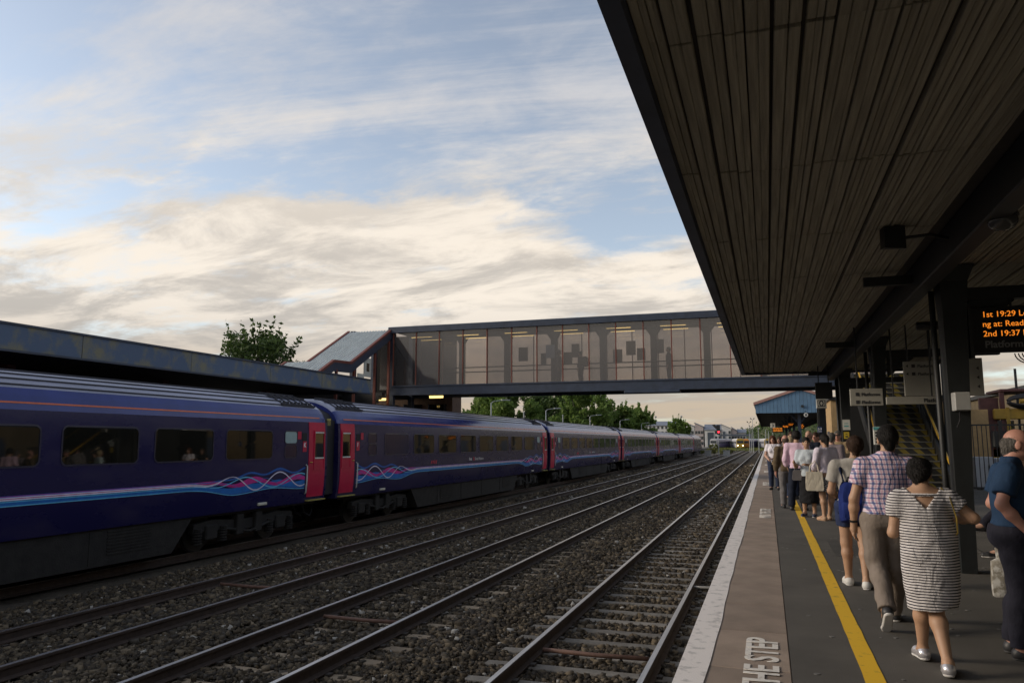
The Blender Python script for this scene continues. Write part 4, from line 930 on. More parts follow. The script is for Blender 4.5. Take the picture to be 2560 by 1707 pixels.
# apartment blocks
m_render = M('pale_render', (.55, .54, .53), .85, scale=.4, var=.1); m_slate = M('slate_roof', (.17, .19, .23), .6, scale=.7, var=.12); m_dkclad = M('dark_cladding', (.055, .07, .09), .6); m_brickr = M('pinkish_render', (.42, .36, .35), .85, var=.1)
m_wind = M('far_window_dark', (.03, .04, .05), .1, spec=.7)
wm = MB(); wm.box(-.55, .55, -.06, .02, -.75, .75); wme = wm.mesh('window', m_wind)
def block(x0, x1, y, h, roofh, label, mat, ncol, dark=None, mono=0):
    t = thing('apartment_block', label, 'building', (0, 0, 0), group='pale apartment blocks')
    q = MB(); q.box(x0, x1, y, y+12, -1.3, h); q.build('wall', mat, t)
    q = MB(); c = (x0+x1)/2 if not mono else (x0 if mono < 0 else x1); e = .35
    if mono: 
        a, b_ = (x0-e, x1+e); hi = h+roofh; za, zb = (hi, h) if mono < 0 else (h, hi)
        pr = [(a, za), (b_, zb), (b_, zb+.3), (a, za+.3)]; q.extrude_y(pr, y-.4, y+12); pr2 = [(x0, h-.02), (x1, h-.02), (x1, zb), (x0, za)]
        r_ = q.build('roof', m_slate, t); q = MB(); q.extrude_y(pr2, y+.02, y+11.9); q.build('gable', mat, t)
    else:
        q.extrude_x([(y-.5, h-.1), (y-.5, h+.15), (y+6, h+roofh), (y+12.5, h+.15), (y+12.5, h-.1)], x0-e, x1+e); q.build('roof', m_slate, t)
    if dark: q = MB(); q.box(dark[0], dark[1], y-.35, y-.01, -1.3, h-1.2); q.build('stair_bay', m_dkclad, t)
    for k in range(ncol):
        xx = x0 + (x1-x0)*(k+.5)/ncol
        if dark and dark[0]-.6 < xx < dark[1]+.6: continue
        for f in range(4):
            zz = .9+2.75*f
            if zz+.8 > h: break
            obj('window', wme, t, (xx, y, zz))
block(-62, -43, 410, 10.2, 2.4, 'long apartment block at the left behind the trees', m_render, 9)
block(-41.0, -35.0, 400, 9.2, 2.6, 'apartment block with a slanted roof above the power car', m_render, 3, (-38.6, -37.0), -1)
block(-34.8, -30.6, 400, 9.0, 2.2, 'narrow apartment block left of the red signal', m_brickr, 3, None, -1)
block(-30.0, -22.0, 400, 7.6, 3.0, 'widest apartment block behind the red signal', m_render, 5, (-28.6, -25.6))
block(-21.6, -17.0, 400, 8.0, 2.4, 'apartment block just right of the red signal', m_render, 3, (-21.2, -19.9), -1)
block(-16.8, -14.4, 401, 7.0, 2.0, 'slim pinkish apartment block beside the dark footbridge', m_brickr, 2, None, -1)
block(-14.2, -10.2, 402, 6.2, 1.9, 'rightmost low apartment block before the hill', m_render, 3)
q = MB(); q.box(-19, -6, 330, 331.5, 4.0, 4.8); fbt = thing('far_footbridge', 'small dark footbridge far behind the parked trains', 'footbridge'); q.build('deck', m_dkclad, fbt)
for x in (-18.5, -6.6): q = MB(); q.box(x, x+.5, 330.2, 331.2, -1.3, 4.0); q.build('pier', m_dkclad, fbt)
# parked trains far ahead
m_tsil = M('train_silver', (.42, .42, .44), .4); m_tyel = M('train_yellow_front', (.38, .25, .03), .5); m_tpur = M('train_purple', (.07, .05, .12), .4); m_hl = M('lit_headlight', (1, 1, .9), .5, emit=(1, .9, .65), estr=6); m_tor = M('train_orange', (.5, .2, .03), .5)
def far_train(nx, ny, tx, ty, label, front, side, lights=True, L_=None):
    d = Vector((tx-nx, ty-ny, 0)); L_ = d.length; a = atan2(d.y, d.x) - pi/2
    t = thing('parked_train', label, 'train', (nx, ny, -.9), a, 'trains parked far ahead')
    pr = [(1.36, .5), (1.36, 2.9), (1.15, 3.4), (.7, 3.75), (-.7, 3.75), (-1.15, 3.4), (-1.36, 2.9), (-1.36, .5)]
    q = MB(); q.extrude_y(pr, .0, L_); q.build('body', side, t)
    q = MB(); q.extrude_y([(1.2, 3.42), (.7, 3.80), (-.7, 3.80), (-1.2, 3.42)], .2, L_); q.build('roof', m_render, t)
    q = MB(); q.loft([[(x, 0.0, z) for x, z in pr], [(x*.97, -.25, .5+(z-.5)*.97) for x, z in pr]]); fr_ = q.build('cab_front', front, t)
    q = MB(); q.box(-1.1, 1.1, -.29, -.25, 2.0, 2.95); q.build('windscreen', m_wind, fr_)
    if lights:
        for s_ in (-.9, .9): q = MB(); q.tube([(s_, -.34, 1.25), (s_, -.26, 1.25)], .17, 10); q.build('headlight', m_hl, fr_)
    for s_ in (-1, 1):
        for y in np.arange(1.6, L_-1.5, 3.0): q = MB(); q.box(s_*1.36, s_*1.375, y, y+1.8, 1.9, 2.7); q.build('window', m_wind, t)
    q = MB(); q.box(-1.2, 1.2, .4, L_-.4, .1, .5); q.build('underframe', m_under, t)
far_train(-19.3, 300, -15.8, 345, 'leftmost parked train with lit headlights below the apartments', m_tsil, m_tpur)
far_train(-9.3, 290, -13.2, 340, 'parked train with a yellow front and two lit headlights', m_tyel, m_tsil)
far_train(-8.0, 318, -3.9, 360, 'purple and white parked train right of the yellow-fronted one', m_tor, m_tpur, False)
far_train(.3, 300, -2.6, 345, 'rightmost parked train with yellow front, nearest the platform end', m_tyel, m_tsil, False)
# signal
sg = thing('signal_post', 'railway signal showing a red light before the apartments', 'signal', (-8.75, 150, -1.2))
m_redl = M('lit_red_lamp', (1, .05, .05), .5, emit=(1, .015, .03), estr=5)
q = MB(); q.tube([(0, 0, 0), (0, 0, 4.3)], .07, 8); q.build('post', m_lpole, sg)
q = MB(); q.bbox(-.28, .38, -.25, .05, 4.2, 6.0, .05); hd_ = q.build('signal_head', m_steel, sg)
q = MB(); q.loft([[(-.35, -.3, 5.2), (.0, -.3, 5.2), (.0, .1, 5.2), (-.35, .1, 5.2)], [(-1.1, -.3, 6.0), (-.5, -.3, 6.1), (-.5, .1, 6.1), (-1.1, .1, 6.0)]]); q.build('route_indicator', m_steel, hd_)
q = MB(); q.tube([(.1, -.30, 4.66), (.1, -.24, 4.66)], .16, 14); q.build('red_lamp', m_redl, hd_)
for (x, y, l) in ((-10.9, 152, 'grey trackside box beside the signal post'), (-7.35, 150, 'grey trackside box between the two middle tracks')):
    q = MB(); q.bbox(-.6, .6, -.4, .4, 0, 1.1, .03); q.bbox(-.66, .66, -.46, .46, 1.1, 1.17, .02); tag(q.build('trackside_box', m_box, loc=(x, y, -1.15)), l, 'equipment box', 'trackside boxes')
# yard masts
ml = ['left floodlight mast against the pale sky', 'short floodlight mast between the two tall ones', 'tallest floodlight mast left of the far canopy']
for (x, y, h, l) in ((-4.15, 200, 7.6, ml[0]), (-4.0, 215, 6.9, ml[1]), (-3.3, 200, 8.4, ml[2])):
    t = thing('floodlight_mast', l, 'mast', (x, y, -1.2), group='floodlight masts in the yard'); q = MB(); q.tube([(0, 0, 0), (0, 0, h)], [.09, .05], 6); q.build('pole', m_lpole, t)
    for s_ in (-1, 1): q = MB(); q.loft([[(s_*.05, -.1, h-.1), (s_*.12, -.1, h-.1), (s_*.12, .1, h-.1), (s_*.05, .1, h-.1)], [(s_*.42, -.15, h+.1), (s_*.5, -.15, h+.05), (s_*.5, .15, h+.35), (s_*.42, .15, h+.4)]]); q.build('floodlight', m_steel, t)
for i, x in enumerate((-1.9, -.3, .4, 1.5)):
    q = MB(); q.tube([(0, 0, 0), (0, 0, 6.2-i*.3)], [.09, .06], 6); tag(q.build('yard_pole', m_lpole, loc=(x, 190+i*9, -1.2)), ('leftmost', 'second', 'third', 'rightmost')[i] + ' of the thin poles before the wooded hill', 'pole', 'thin poles in the yard')
# round-headed lamps beside the left apartment block
for (x, l) in ((-53.8, 'left globe lamp above the apartment roofs'), (-40.9, 'right globe lamp above the apartment roofs')):
    t = thing('globe_lamp', l, 'lamp post', (x, 395, -1.3), group='globe lamps by the apartments'); q = MB(); q.tube([(0, 0, 0), (0, 0, 15.4)], .12, 6); q.build('pole', m_lpole, t); q = MB(); q.ellipsoid((0, 0, 15.6), (.6, .6, .6), 10, 8); q.build('globe', m_box, t)

# ---- gabled blue canopy further along the platform
m_bluec = M('blue_cladding', (.10, .19, .30), .6, var=.15, scale=2, objvar=.08); m_pinktrim = M('pale_red_bargeboard', (.36, .20, .17), .6)
gc = thing('gabled_canopy', 'blue boarded gable end of the next platform canopy', 'canopy', (0, 0, 0))
GX0, GX1, GA, GZ0, GE, GT = -.66, 4.98, 2.16, 3.50, 4.06, 5.02
nb = 24
for k in range(nb):
    xa = GX0+(GX1-GX0)*k/nb; xc = GX0+(GX1-GX0)*(k+1)/nb-.012
    def tz(x): return GE+(GT-GE)*(1-abs(x-GA)/(GA-GX0)) if x < GA else GE+(GT-GE)*(1-(x-GA)/(GX1-GA))
    q = MB(); q.loft([[(x, y_, z) for x, z in ((xa, GZ0), (xc, GZ0), (xc, tz(xc)), (xa, tz(xa)))] for y_ in (54.0, 54.04)]); q.build('cladding_board', m_bluec, gc)
for (xa, za, xc, zc_) in ((GX0-.12, GE, GA, GT+.02), (GA, GT+.02, GX1+.12, GE)):
    q = MB(); q.loft([[(x, y_, z) for x, z in ((xa, za-.02), (xc, zc_-.02), (xc, zc_+.16), (xa, za+.16))] for y_ in (53.9, 54.0)]); q.build('bargeboard', m_pinktrim, gc)
    q = MB(); q.loft([[(x, y_, z) for x, z in ((xa, za+.06), (xc, zc_+.06), (xc, zc_+.14), (xa, za+.14))] for y_ in (54.0, 130)]); q.build('roof', m_galv, gc)
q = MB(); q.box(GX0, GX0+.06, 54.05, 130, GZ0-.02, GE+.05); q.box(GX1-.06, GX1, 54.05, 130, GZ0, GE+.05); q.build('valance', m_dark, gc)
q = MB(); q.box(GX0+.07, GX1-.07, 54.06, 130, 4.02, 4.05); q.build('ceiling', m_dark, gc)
for y_ in (54.6, 66, 78, 92):
    q = MB(); q.box(2.0, 2.2, y_, y_+.2, 0, 4.0); pst = q.build('post', m_navy, gc)
    for s_ in (-1, 1): q = MB(); q.tube([(2.1, y_+.1, 2.8), (2.1+s_*.7, y_+.1, 3.6)], .06, 6); q.build('knee_brace', m_navy, pst)
q = MB(); q.tube([(2.3, 53.98, 3.93), (2.3, 53.88, 3.93)], .09, 12); q.build('gable_vent', m_steel, gc)

# ---- yard on the right: fence, cabinets, digger, hoarding
m_fence = M('black_railing', (.018, .018, .02), .5); m_cab = M('pale_cabinet', (.45, .47, .50), .5, var=.06)
fe = thing('railing_fence', 'black vertical bar railing at the back of the platform', 'fence', (0, 0, 0))
YF = 28.0
for z in (2.12, .14): q = MB(); q.box(5.0, 10.5, YF-.02, YF+.02, z-.025, z+.025); q.build('fence_rail', m_fence, fe)
bar = MB(); bar.box(-.011, .011, -.011, .011, .1, 2.1); barm = bar.mesh('fence_bar', m_fence); x = 5.1
while x < 10.4: obj('fence_bar', barm, fe, (x, YF, 0)); x += .13
for x in (5.0, 7.05, 9.1): q = MB(); q.box(x-.05, x+.05, YF-.05, YF+.05, 0, 2.25); q.build('fence_post', m_fence, fe)
for (x, w2, h2, l) in ((6.62, .55, 1.08, 'left pale cabinet behind the black railing'), (7.25, .55, 1.05, 'right pale cabinet behind the black railing')):
    t = thing('cabinet', l, 'cabinet', (x, 29.6, 0), group='pale cabinets behind the railing'); q = MB(); q.bbox(0, w2, 0, .5, .05, h2, .01); q.build('housing', m_cab, t); q = MB(); q.box(w2*.72, w2*.80, -.02, 0, .55, .8); q.build('handle', m_steel, t); q = MB(); q.box(w2*.495, w2*.505, -.006, 0, .1, h2-.05); q.build('door_gap', m_dark, t)
m_dyel = M('digger_yellow', (.30, .19, .02), .5, var=.15); m_dred = M('rust_red_steel', (.09, .035, .032), .7, var=.2)
dg = thing('rail_crane', 'yellow and rust red works machine with black hose coils behind the railing', 'machine', (8.3, 34, 0))
q = MB(); q.bbox(0, 3.4, 0, 2.2, 1.35, 2.0, .05); q.build('chassis', m_steel, dg)
q = MB(); q.bbox(.1, 3.4, -.02, .2, 2.45, 2.85, .03); q.box(.5, .62, -.04, 0, 2.0, 2.9); q.box(1.5, 1.62, -.04, 0, 2.0, 2.9); q.build('side_beam', m_dyel, dg)
q = MB(); q.bbox(0.35, 3.4, 0, 2.0, 3.50, 3.62, .03); q.box(.35, .5, .05, .2, 2.0, 3.5); q.box(-.3, .35, .3, .5, 1.0, 3.3); q.build('red_frame', m_dred, dg)
q = MB()
for k in range(5): q.tube([(.55+1.6*(.5+.5*cos(a))*1.0, -.1-.05*k, 3.12+(.28-.03*k)*sin(a)) for a in np.linspace(0, 2*pi, 20)], .05, 6)
q.build('hose_coil', m_gang, dg)
q = MB(); q.tube([(.9, -.3, 3.12), (2.6, -.3, 3.16)], .085, 10); q.build('hydraulic_ram', m_dyel, dg)
for x in (.6, 2.6):
    q = MB(); q.tube([(x, -.15, .55), (x, .15, .55)], .55, 20); q.build('wheel', m_gang, dg)
q = MB(); q.bbox(.0, 1.0, .3, 1.6, .6, 1.35, .05); q.build('engine_cover', m_dyel, dg)
q = MB(); q.box(7.15, 7.95, 33.0, 33.1, 0, 2.8); ho = q.build('hoarding', m_tan); tag(ho, 'tan panel wall behind the railing', 'wall')
q = MB(); q.tube([(0, 0, 0), (0, 0, 4.6)], .05, 6); tag(q.build('thin_pole', m_steel, loc=(9.9, 36.5, 0)), 'thin dark pole above the works machine', 'pole')
q = MB(); q.bbox(8.0, 8.5, 30.5, 30.9, 0, 1.7, .03); tag(q.build('red_cylinder_cage', m_dred), 'red steel box behind the railing', 'box')
# ================================================================== signs and fittings on the near platform
m_sign = M('sign_panel_pale', (.32, .31, .275), .6, var=.05); m_signd = M('sign_lettering_dark', (.03, .03, .035), .6); m_black = M('black_plastic', (.012, .012, .013), .4, spec=.4); m_led = M('led_orange', (1, .4, .05), .5, emit=(1.0, .26, .02), estr=.62)
m_ledf = M('far_led_orange', (1, .4, .05), .5, emit=(1.0, .25, .02), estr=.4); m_dim = M('dim_lettering', (.16, .16, .16), .6); m_bsign = M('blue_sign', (.02, .035, .10), .5); m_wsign = M('white_sign', (.62, .62, .58), .6, var=.05); m_ysign = M('yellow_notice', (.55, .40, .03), .6, var=.06); m_teal = M('teal_print', (.10, .38, .40), .6)
def hang_sign(name, label, x0, x1, y, z0, z1, mat, rods=(), cat='sign', group=None, top=3.8):
    t = thing(name, label, cat, (0, 0, 0), group=group); q = MB(); q.bbox(x0, x1, y, y+.06, z0, z1, .008); p_ = q.build('panel', mat, t)
    for x in rods: q = MB(); q.tube([(x, y+.03, z1-.005), (x, y+.03, top)], .014, 6); q.build('hanger_rod', m_steel, t)
    return t, p_
def stext(s, size, mat, x, y, z, parent, bold=True): return place_text(s, size, mat, (x, y-.004, z), (1, 0, 0), (0, 0, 1), parent, bold=bold)
t, p_ = hang_sign('departure_board', 'black departure board with three lines of orange lettering', 2.50, 4.3, 10.8, 2.68, 3.26, m_black, (2.95, 3.9), 'display', top=3.37)
for k, s in enumerate(('1st 19:29 London', 'ng at: Reading', '2nd 19:37 Exeter')): stext(s, .100, m_led, 2.62, 10.8, 3.13-.122*k, p_, False)
stext('Platform', .12, m_dim, 2.63, 10.8, 2.745, p_)
q = MB(); q.box(2.46, 2.50, 10.76, 10.9, 2.62, 3.3); q.build('end_cap', m_steel, t)
q = MB()
for k in range(4): q.tube([(3.12+.015*k+(.16-.025*k)*cos(a), 10.86, 2.67-(.13-.02*k)*sin(a)) for a in np.linspace(0, pi, 12)], .008, 5)
q.build('looped_cable', m_black, t)
t, p_ = hang_sign('direction_sign', 'narrow hanging direction sign left of the second pillar', 1.56, 2.14, 16.05, 2.27, 2.60, m_sign, (1.7, 2.0), group='hanging direction signs')
for z in (2.46, 2.31):
    stext('Platforms', .085, m_signd, 1.76, 16.05, z, p_); q = MB(); q.box(1.66, 1.72, 16.043, 16.05, z, z+.065); q.build('pictogram', m_signd, p_)
t, p_ = hang_sign('direction_sign', 'long thin hanging sign reading Platform above the stairs', 2.17, 3.10, 15.9, 2.28, 2.425, m_sign, (2.3, 2.95), group='hanging direction signs')
stext('Platform', .10, m_signd, 2.80, 15.9, 2.315, p_)
t, p_ = hang_sign('direction_sign', 'large square hanging sign panel above the stairs', 2.52, 3.07, 16.05, 2.44, 3.10, m_sign, (2.6, 3.0), group='hanging direction signs')
for z in (2.98, 2.83):
    stext('Platform', .075, m_signd, 2.76, 16.05, z, p_)
    q = MB(); q.box(2.66, 2.72, 16.043, 16.05, z, z+.06); q.build('pictogram', m_signd, p_)
    q = MB(); q.poly([(2.56, 16.045, z+.03), (2.60, 16.045, z), (2.60, 16.045, z+.06)]); q.build('arrow', m_signd, p_)
t, p_ = hang_sign('direction_sign', 'half hidden hanging sign just right of the near pillar', 3.17, 3.40, 14.2, 2.33, 2.95, m_sign, (3.3,), group='hanging direction signs')
for z in (2.75, 2.6, 2.45): q = MB(); q.poly([(3.30, 14.195, z+.03), (3.34, 14.195, z), (3.34, 14.195, z+.06)]); q.build('arrow', m_signd, p_)
t, p_ = hang_sign('information_screen', 'black square information screen at the canopy end', 1.40, 1.87, 24.0, 2.83, 3.31, m_black, (1.5, 1.77), 'screen')
t, p_ = hang_sign('pictogram_sign', 'white sign with a black bracket symbol under the screen', 1.41, 1.69, 24.0, 2.55, 2.825, m_wsign, (), 'sign')
q = MB(); q.box(1.445, 1.655, 23.994, 24.0, 2.60, 2.80); sq = q.build('symbol_square', m_signd, p_)
q = MB()
for (a, b_, c, d) in ((1.47, 1.485, 2.63, 2.77), (1.615, 1.63, 2.63, 2.77), (1.485, 1.51, 2.63, 2.645), (1.485, 1.51, 2.755, 2.77), (1.59, 1.615, 2.63, 2.645), (1.59, 1.615, 2.755, 2.77), (1.515, 1.585, 2.685, 2.715), (1.535, 1.565, 2.65, 2.75)): q.box(a, b_, 23.988, 23.994, c, d)
q.build('symbol', m_wsign, sq)
q = MB(); q.box(1.42, 1.68, 23.995, 24.0, 2.565, 2.58); q.build('caption', m_signd, p_)
far_p = thing('dark_column', 'dark square column beyond the canopy end with a blue sign', 'column', (2.02, 34, 0)); q = MB(); q.bbox(0, .33, 0, .33, 0, 3.76, .02); q.build('shaft', m_pillar, far_p)
q = MB(); q.bbox(-.05, .38, -.05, .38, 0, .12, .02); q.build('plinth', m_steel, far_p)
t, p_ = hang_sign('platform_number_sign', 'small dark blue sign reading 2-3 on the far column', 1.93, 2.11, 33.0, 1.95, 2.19, m_bsign, (2.02,), top=3.76)
stext('2-3', .11, m_lett, 1.95, 33.0, 2.06, p_); q = MB(); q.box(1.95, 2.09, 32.995, 33.0, 1.99, 2.005); q.build('caption', m_lett, p_)
for (x0, x1, z0, z1, mt, l, y) in ((2.19, 2.40, 1.94, 2.25, m_wsign, 'white notice on the third canopy pillar', 25.16), (2.21, 2.36, 1.68, 1.88, m_ysign, 'yellow notice below the white one on the third pillar', 25.16)):
    q = MB(); q.box(x0, x1, y, y+.012, z0, z1); n_ = q.build('notice', mt); tag(n_, l, 'notice', 'notices on the pillars')
    q = MB(); q.box(x0+.04, x1-.04, y-.004, y, (z0+z1)/2-.06, (z0+z1)/2-.02); q.box(x0+.05, x1-.05, y-.004, y, (z0+z1)/2+.03, (z0+z1)/2+.05); q.build('print', m_teal if mt is m_wsign else m_signd, n_)
t, p_ = hang_sign('pillar_poster', 'teal headed poster on the second canopy pillar', 2.13, 2.32, 17.69, 1.52, 1.90, m_wsign, (), 'poster')
q = MB(); q.box(2.13, 2.32, 17.684, 17.69, 1.83, 1.895); q.build('header', m_teal, p_)
for k in range(4): q = MB(); q.box(2.16, 2.20, 17.685, 17.69, 1.56+.065*k, 1.60+.065*k); q.build('print', m_signd, p_)
t = thing('junction_box', 'pale grey metal box fixed on the near pillar', 'box', (2.20, 10.55, 1.96)); q = MB(); q.bbox(0, .17, 0, .19, 0, .225, .006); q.build('housing', m_box, t); q = MB(); q.bbox(.004, .166, -.012, 0, .006, .219, .004); q.build('cover', m_box, t); q = MB(); q.tube([(.05, .05, 0), (.06, .08, -.1), (.03, .12, -.2)], .008, 6); q.build('cable', m_gang, t)
# loudspeaker and lamp under the soffit
t = thing('loudspeaker', 'black box loudspeaker hanging under the soffit', 'loudspeaker', (1.24, 8.5, 3.55)); q = MB()
q.loft([[(.0, .0, .02), (.2, .0, 0), (.2, .0, .24), (0, 0, .24)], [(-.02, .16, .04), (.21, .16, .03), (.21, .16, .25), (-.02, .16, .25)]]); q.build('cabinet', m_black, t); q = MB(); q.tube([(.2, .08, .13), (.45, .15, .16), (.72, .3, .12)], .018, 6); q.build('bracket_arm', m_steel, t)
t = thing('dome_lamp', 'unlit dome lamp on the beam near the top right', 'lamp', (2.04, 7.5, 3.44)); q = MB(); q.ellipsoid((0, 0, .06), (.12, .12, .09), 16, 10); q.build('diffuser', m_box if False else M('smoked_diffuser', (.06, .06, .06), .15, spec=.6), t, True); q = MB(); q.tube([(0, 0, .1), (0, 0, .2), (0, 0, .34)], [.13, .10, .07], 14); q.build('lamp_housing', m_black, t, True)
for k, (yy, l) in enumerate(((13.5, 'cylindrical lamp fitting on the beam beyond the near pillar'), (20.5, 'lamp fitting on the beam beyond the second pillar'))):
    t = thing('beam_lamp', l, 'lamp', (2.6, yy, 3.42), group='unlit beam lamps'); q = MB(); q.tube([(-.25, 0, 0), (.25, 0, 0)], .07, 10); q.build('lamp_housing', m_black, t, True); q = MB(); q.tube([(0, 0, .05), (0, 0, .36)], .02, 6); q.build('stem', m_steel, t)
q = MB(); q.box(-.03, .03, -.05, .05, 0, .08); t = thing('security_camera', 'small white camera at the canopy end', 'camera', (2.04, 26.15, 3.66)); q.build('mount', m_steel, t); q = MB(); q.tube([(0, -.12, .05), (0, .12, .05)], .05, 10); q.build('housing', m_wsign, t, True)
# displays under the far gabled canopy
t, p_ = hang_sign('platform_number_sign', 'white square sign with a black 3 under the gabled canopy', .26, .57, 56.0, 2.55, 2.87, m_wsign, (.42,), top=4.0); stext('3', .28, m_signd, .345, 56.0, 2.61, p_)
for (x0, x1, y, z0, z1, l) in ((.43, 1.12, 58, 2.30, 2.60, 'orange lettered display nearest the number 3 sign'), (1.19, 1.57, 62, 2.66, 2.82, 'middle small orange display under the gabled canopy'), (1.70, 2.08, 66, 2.88, 3.08, 'farthest orange display under the gabled canopy'), (2.2, 2.45, 56.5, 2.5, 2.8, 'orange display right of the canopy post')):
    t, p_ = hang_sign('small_display', l, x0-.05, x1+.05, y, z0-.04, z1+.04, m_black, ((x0+x1)/2,), 'display', 'orange displays under the gabled canopy', top=4.0); rr = random.Random(int(y))
    nl = 3 if z1-z0 > .25 else 2
    for k in range(nl):
        z = z1-(k+.7)*(z1-z0)/nl; x = x0
        while x < x1-.05: w_ = rr.uniform(.03, .1); q = MB(); q.box(x, min(x+w_, x1), y-.005, y, z, z+.05); q.build('lit_word', m_ledf, p_); x += w_+.03
q = MB(); q.tube([(2.48, 53.6, 3.34), (2.48, 53.5, 3.34)], .13, 16); t = thing('round_sign', 'small round white sign hanging in front of the gable', 'sign'); rs = q.build('disc', m_wsign, t); q = MB(); q.tube([(2.48, 53.5, 3.34), (2.48, 53.49, 3.34)], .07, 12); q.build('dot', m_signd, rs)
q = MB(); q.tube([(2.48, 53.6, 3.45), (2.48, 53.9, 3.6)], .015, 6); q.build('hanger_rod', m_steel, t)
# ================================================================== people
# Bodies and clothes are implicit solids (tapered limbs, ellipsoids, smooth unions) turned into one continuous surface each.
def surface(prims, vox, name, mat, clip=None, wob=0., seed=0, wfreq=1.0):
    lo = np.min([p['lo'] for p in prims], 0) - 3*vox; hi = np.max([p['hi'] for p in prims], 0) + 3*vox
    n = np.ceil((hi-lo)/vox).astype(int)+1; F = np.full(n, .2, np.float32)
    ax = [lo[i]+vox*np.arange(n[i]) for i in range(3)]
    for p in prims:
        k = p['k']; m = k + 3*vox
        i0 = np.maximum(((p['lo']-m-lo)/vox).astype(int), 0); i1 = np.minimum(((p['hi']+m-lo)/vox).astype(int)+2, n)
        sl = tuple(slice(a, b) for a, b in zip(i0, i1))
        X = ax[0][sl[0]][:, None, None]; Y = ax[1][sl[1]][None, :, None]; Z = ax[2][sl[2]][None, None, :]
        d = p['f'](X, Y, Z).astype(np.float32); o = F[sl]
        if p.get('sub'): F[sl] = np.maximum(o, -d); continue
        if k > 1e-6:
            h = np.clip(.5+.5*(o-d)/k, 0, 1); F[sl] = o*(1-h)+d*h - k*h*(1-h)
        else: F[sl] = np.minimum(o, d)
    X = ax[0][:, None, None]; Y = ax[1][None, :, None]; Z = ax[2][None, None, :]
    if wob:
        r = np.random.default_rng(seed)
        W = 0
        for a in range(5):
            v = r.normal(0, 1, 3)*np.array((14, 14, 26 if a % 2 else 9))*wfreq; ph = r.uniform(0, 6)
            W = W + np.sin(X*v[0]+Y*v[1]+Z*v[2]+ph+1.3*np.sin(Z*17*wfreq+X*8+ph))
        F += (wob*W/2.2).astype(np.float32)
    if clip is not None: F = np.maximum(F, clip(X, Y, Z).astype(np.float32))
    return nets(F, lo, vox, name, mat)
def nets(F, lo, vox, name, mat):
    S = F < 0; nx, ny, nz = F.shape
    c = np.zeros((nx-1, ny-1, nz-1), np.int8)
    for dx in (0, 1):
        for dy in (0, 1):
            for dz in (0, 1): c += S[dx:nx-1+dx, dy:ny-1+dy, dz:nz-1+dz]
    cell = np.argwhere((c > 0) & (c < 8)); idm = -np.ones(c.shape, np.int32); idm[tuple(cell.T)] = np.arange(len(cell))
    acc = np.zeros((len(cell), 3)); cnt = np.zeros(len(cell)); C = [(a, b, d) for a in (0, 1) for b in (0, 1) for d in (0, 1)]
    vals = {q: F[tuple((cell+np.array(q)).T)] for q in C}
    for p in C:
        for a in range(3):
            if p[a]: continue
            q = list(p); q[a] = 1; q = tuple(q); f0, f1 = vals[p], vals[q]; m = (f0 < 0) != (f1 < 0)
            t = np.where(m, f0/np.where(m, f0-f1, 1), 0); pos = np.array(p, float)[None] + np.eye(3)[a][None]*t[:, None]
            acc[m] += pos[m]; cnt[m] += 1
    V = lo + vox*(cell + acc/np.maximum(cnt, 1)[:, None]); faces = []
    for a in range(3):
        b_, d_ = (a+1) % 3, (a+2) % 3; sA = [slice(None)]*3; sB = [slice(None)]*3; sA[a] = slice(0, -1); sB[a] = slice(1, None)
        A = S[tuple(sA)]; Bq = S[tuple(sB)]; e = np.argwhere(A != Bq); e = e[(e[:, b_] > 0) & (e[:, d_] > 0) & (e[:, b_] < F.shape[b_]-1) & (e[:, d_] < F.shape[d_]-1)]
        ins = A[tuple(e.T)]; ub = np.eye(3, dtype=int)[b_]; ud = np.eye(3, dtype=int)[d_]
        q = [idm[tuple((e - s*ub - t*ud).T)] for s, t in ((1, 1), (0, 1), (0, 0), (1, 0))]; f = np.stack(q, 1); f[~ins] = f[~ins][:, ::-1]; faces.append(f)
    f = np.concatenate(faces); f = f[(f >= 0).all(1)].astype(np.int32)
    me = bpy.data.meshes.new(name); me.vertices.add(len(V)); me.vertices.foreach_set('co', V.ravel()); me.loops.add(f.size); me.loops.foreach_set('vertex_index', f.ravel())
    me.polygons.add(len(f)); me.polygons.foreach_set('loop_start', np.arange(0, f.size, 4, dtype=np.int32)); me.polygons.foreach_set('use_smooth', np.ones(len(f), bool)); me.update(calc_edges=True); me.materials.append(mat); return me
V3 = lambda *a: np.array(a, float)
def cone(a, b, ra, rb, k=.03, cut=False, cut0=False, sub=False):
    a = np.array(a, float); b = np.array(b, float); d = b-a; L2 = max(d@d, 1e-9); u = d/sqrt(L2)
    def f(X, Y, Z):
        px, py, pz = X-a[0], Y-a[1], Z-a[2]; t = np.clip((px*d[0]+py*d[1]+pz*d[2])/L2, 0, 1)
        r = np.sqrt((px-d[0]*t)**2+(py-d[1]*t)**2+(pz-d[2]*t)**2) - (ra+(rb-ra)*t)
        if cut: r = np.maximum(r, (X-b[0])*u[0]+(Y-b[1])*u[1]+(Z-b[2])*u[2])
        if cut0: r = np.maximum(r, -(px*u[0]+py*u[1]+pz*u[2]))
        return r
    m = max(ra, rb); return dict(f=f, lo=np.minimum(a, b)-m, hi=np.maximum(a, b)+m, k=k, sub=sub)
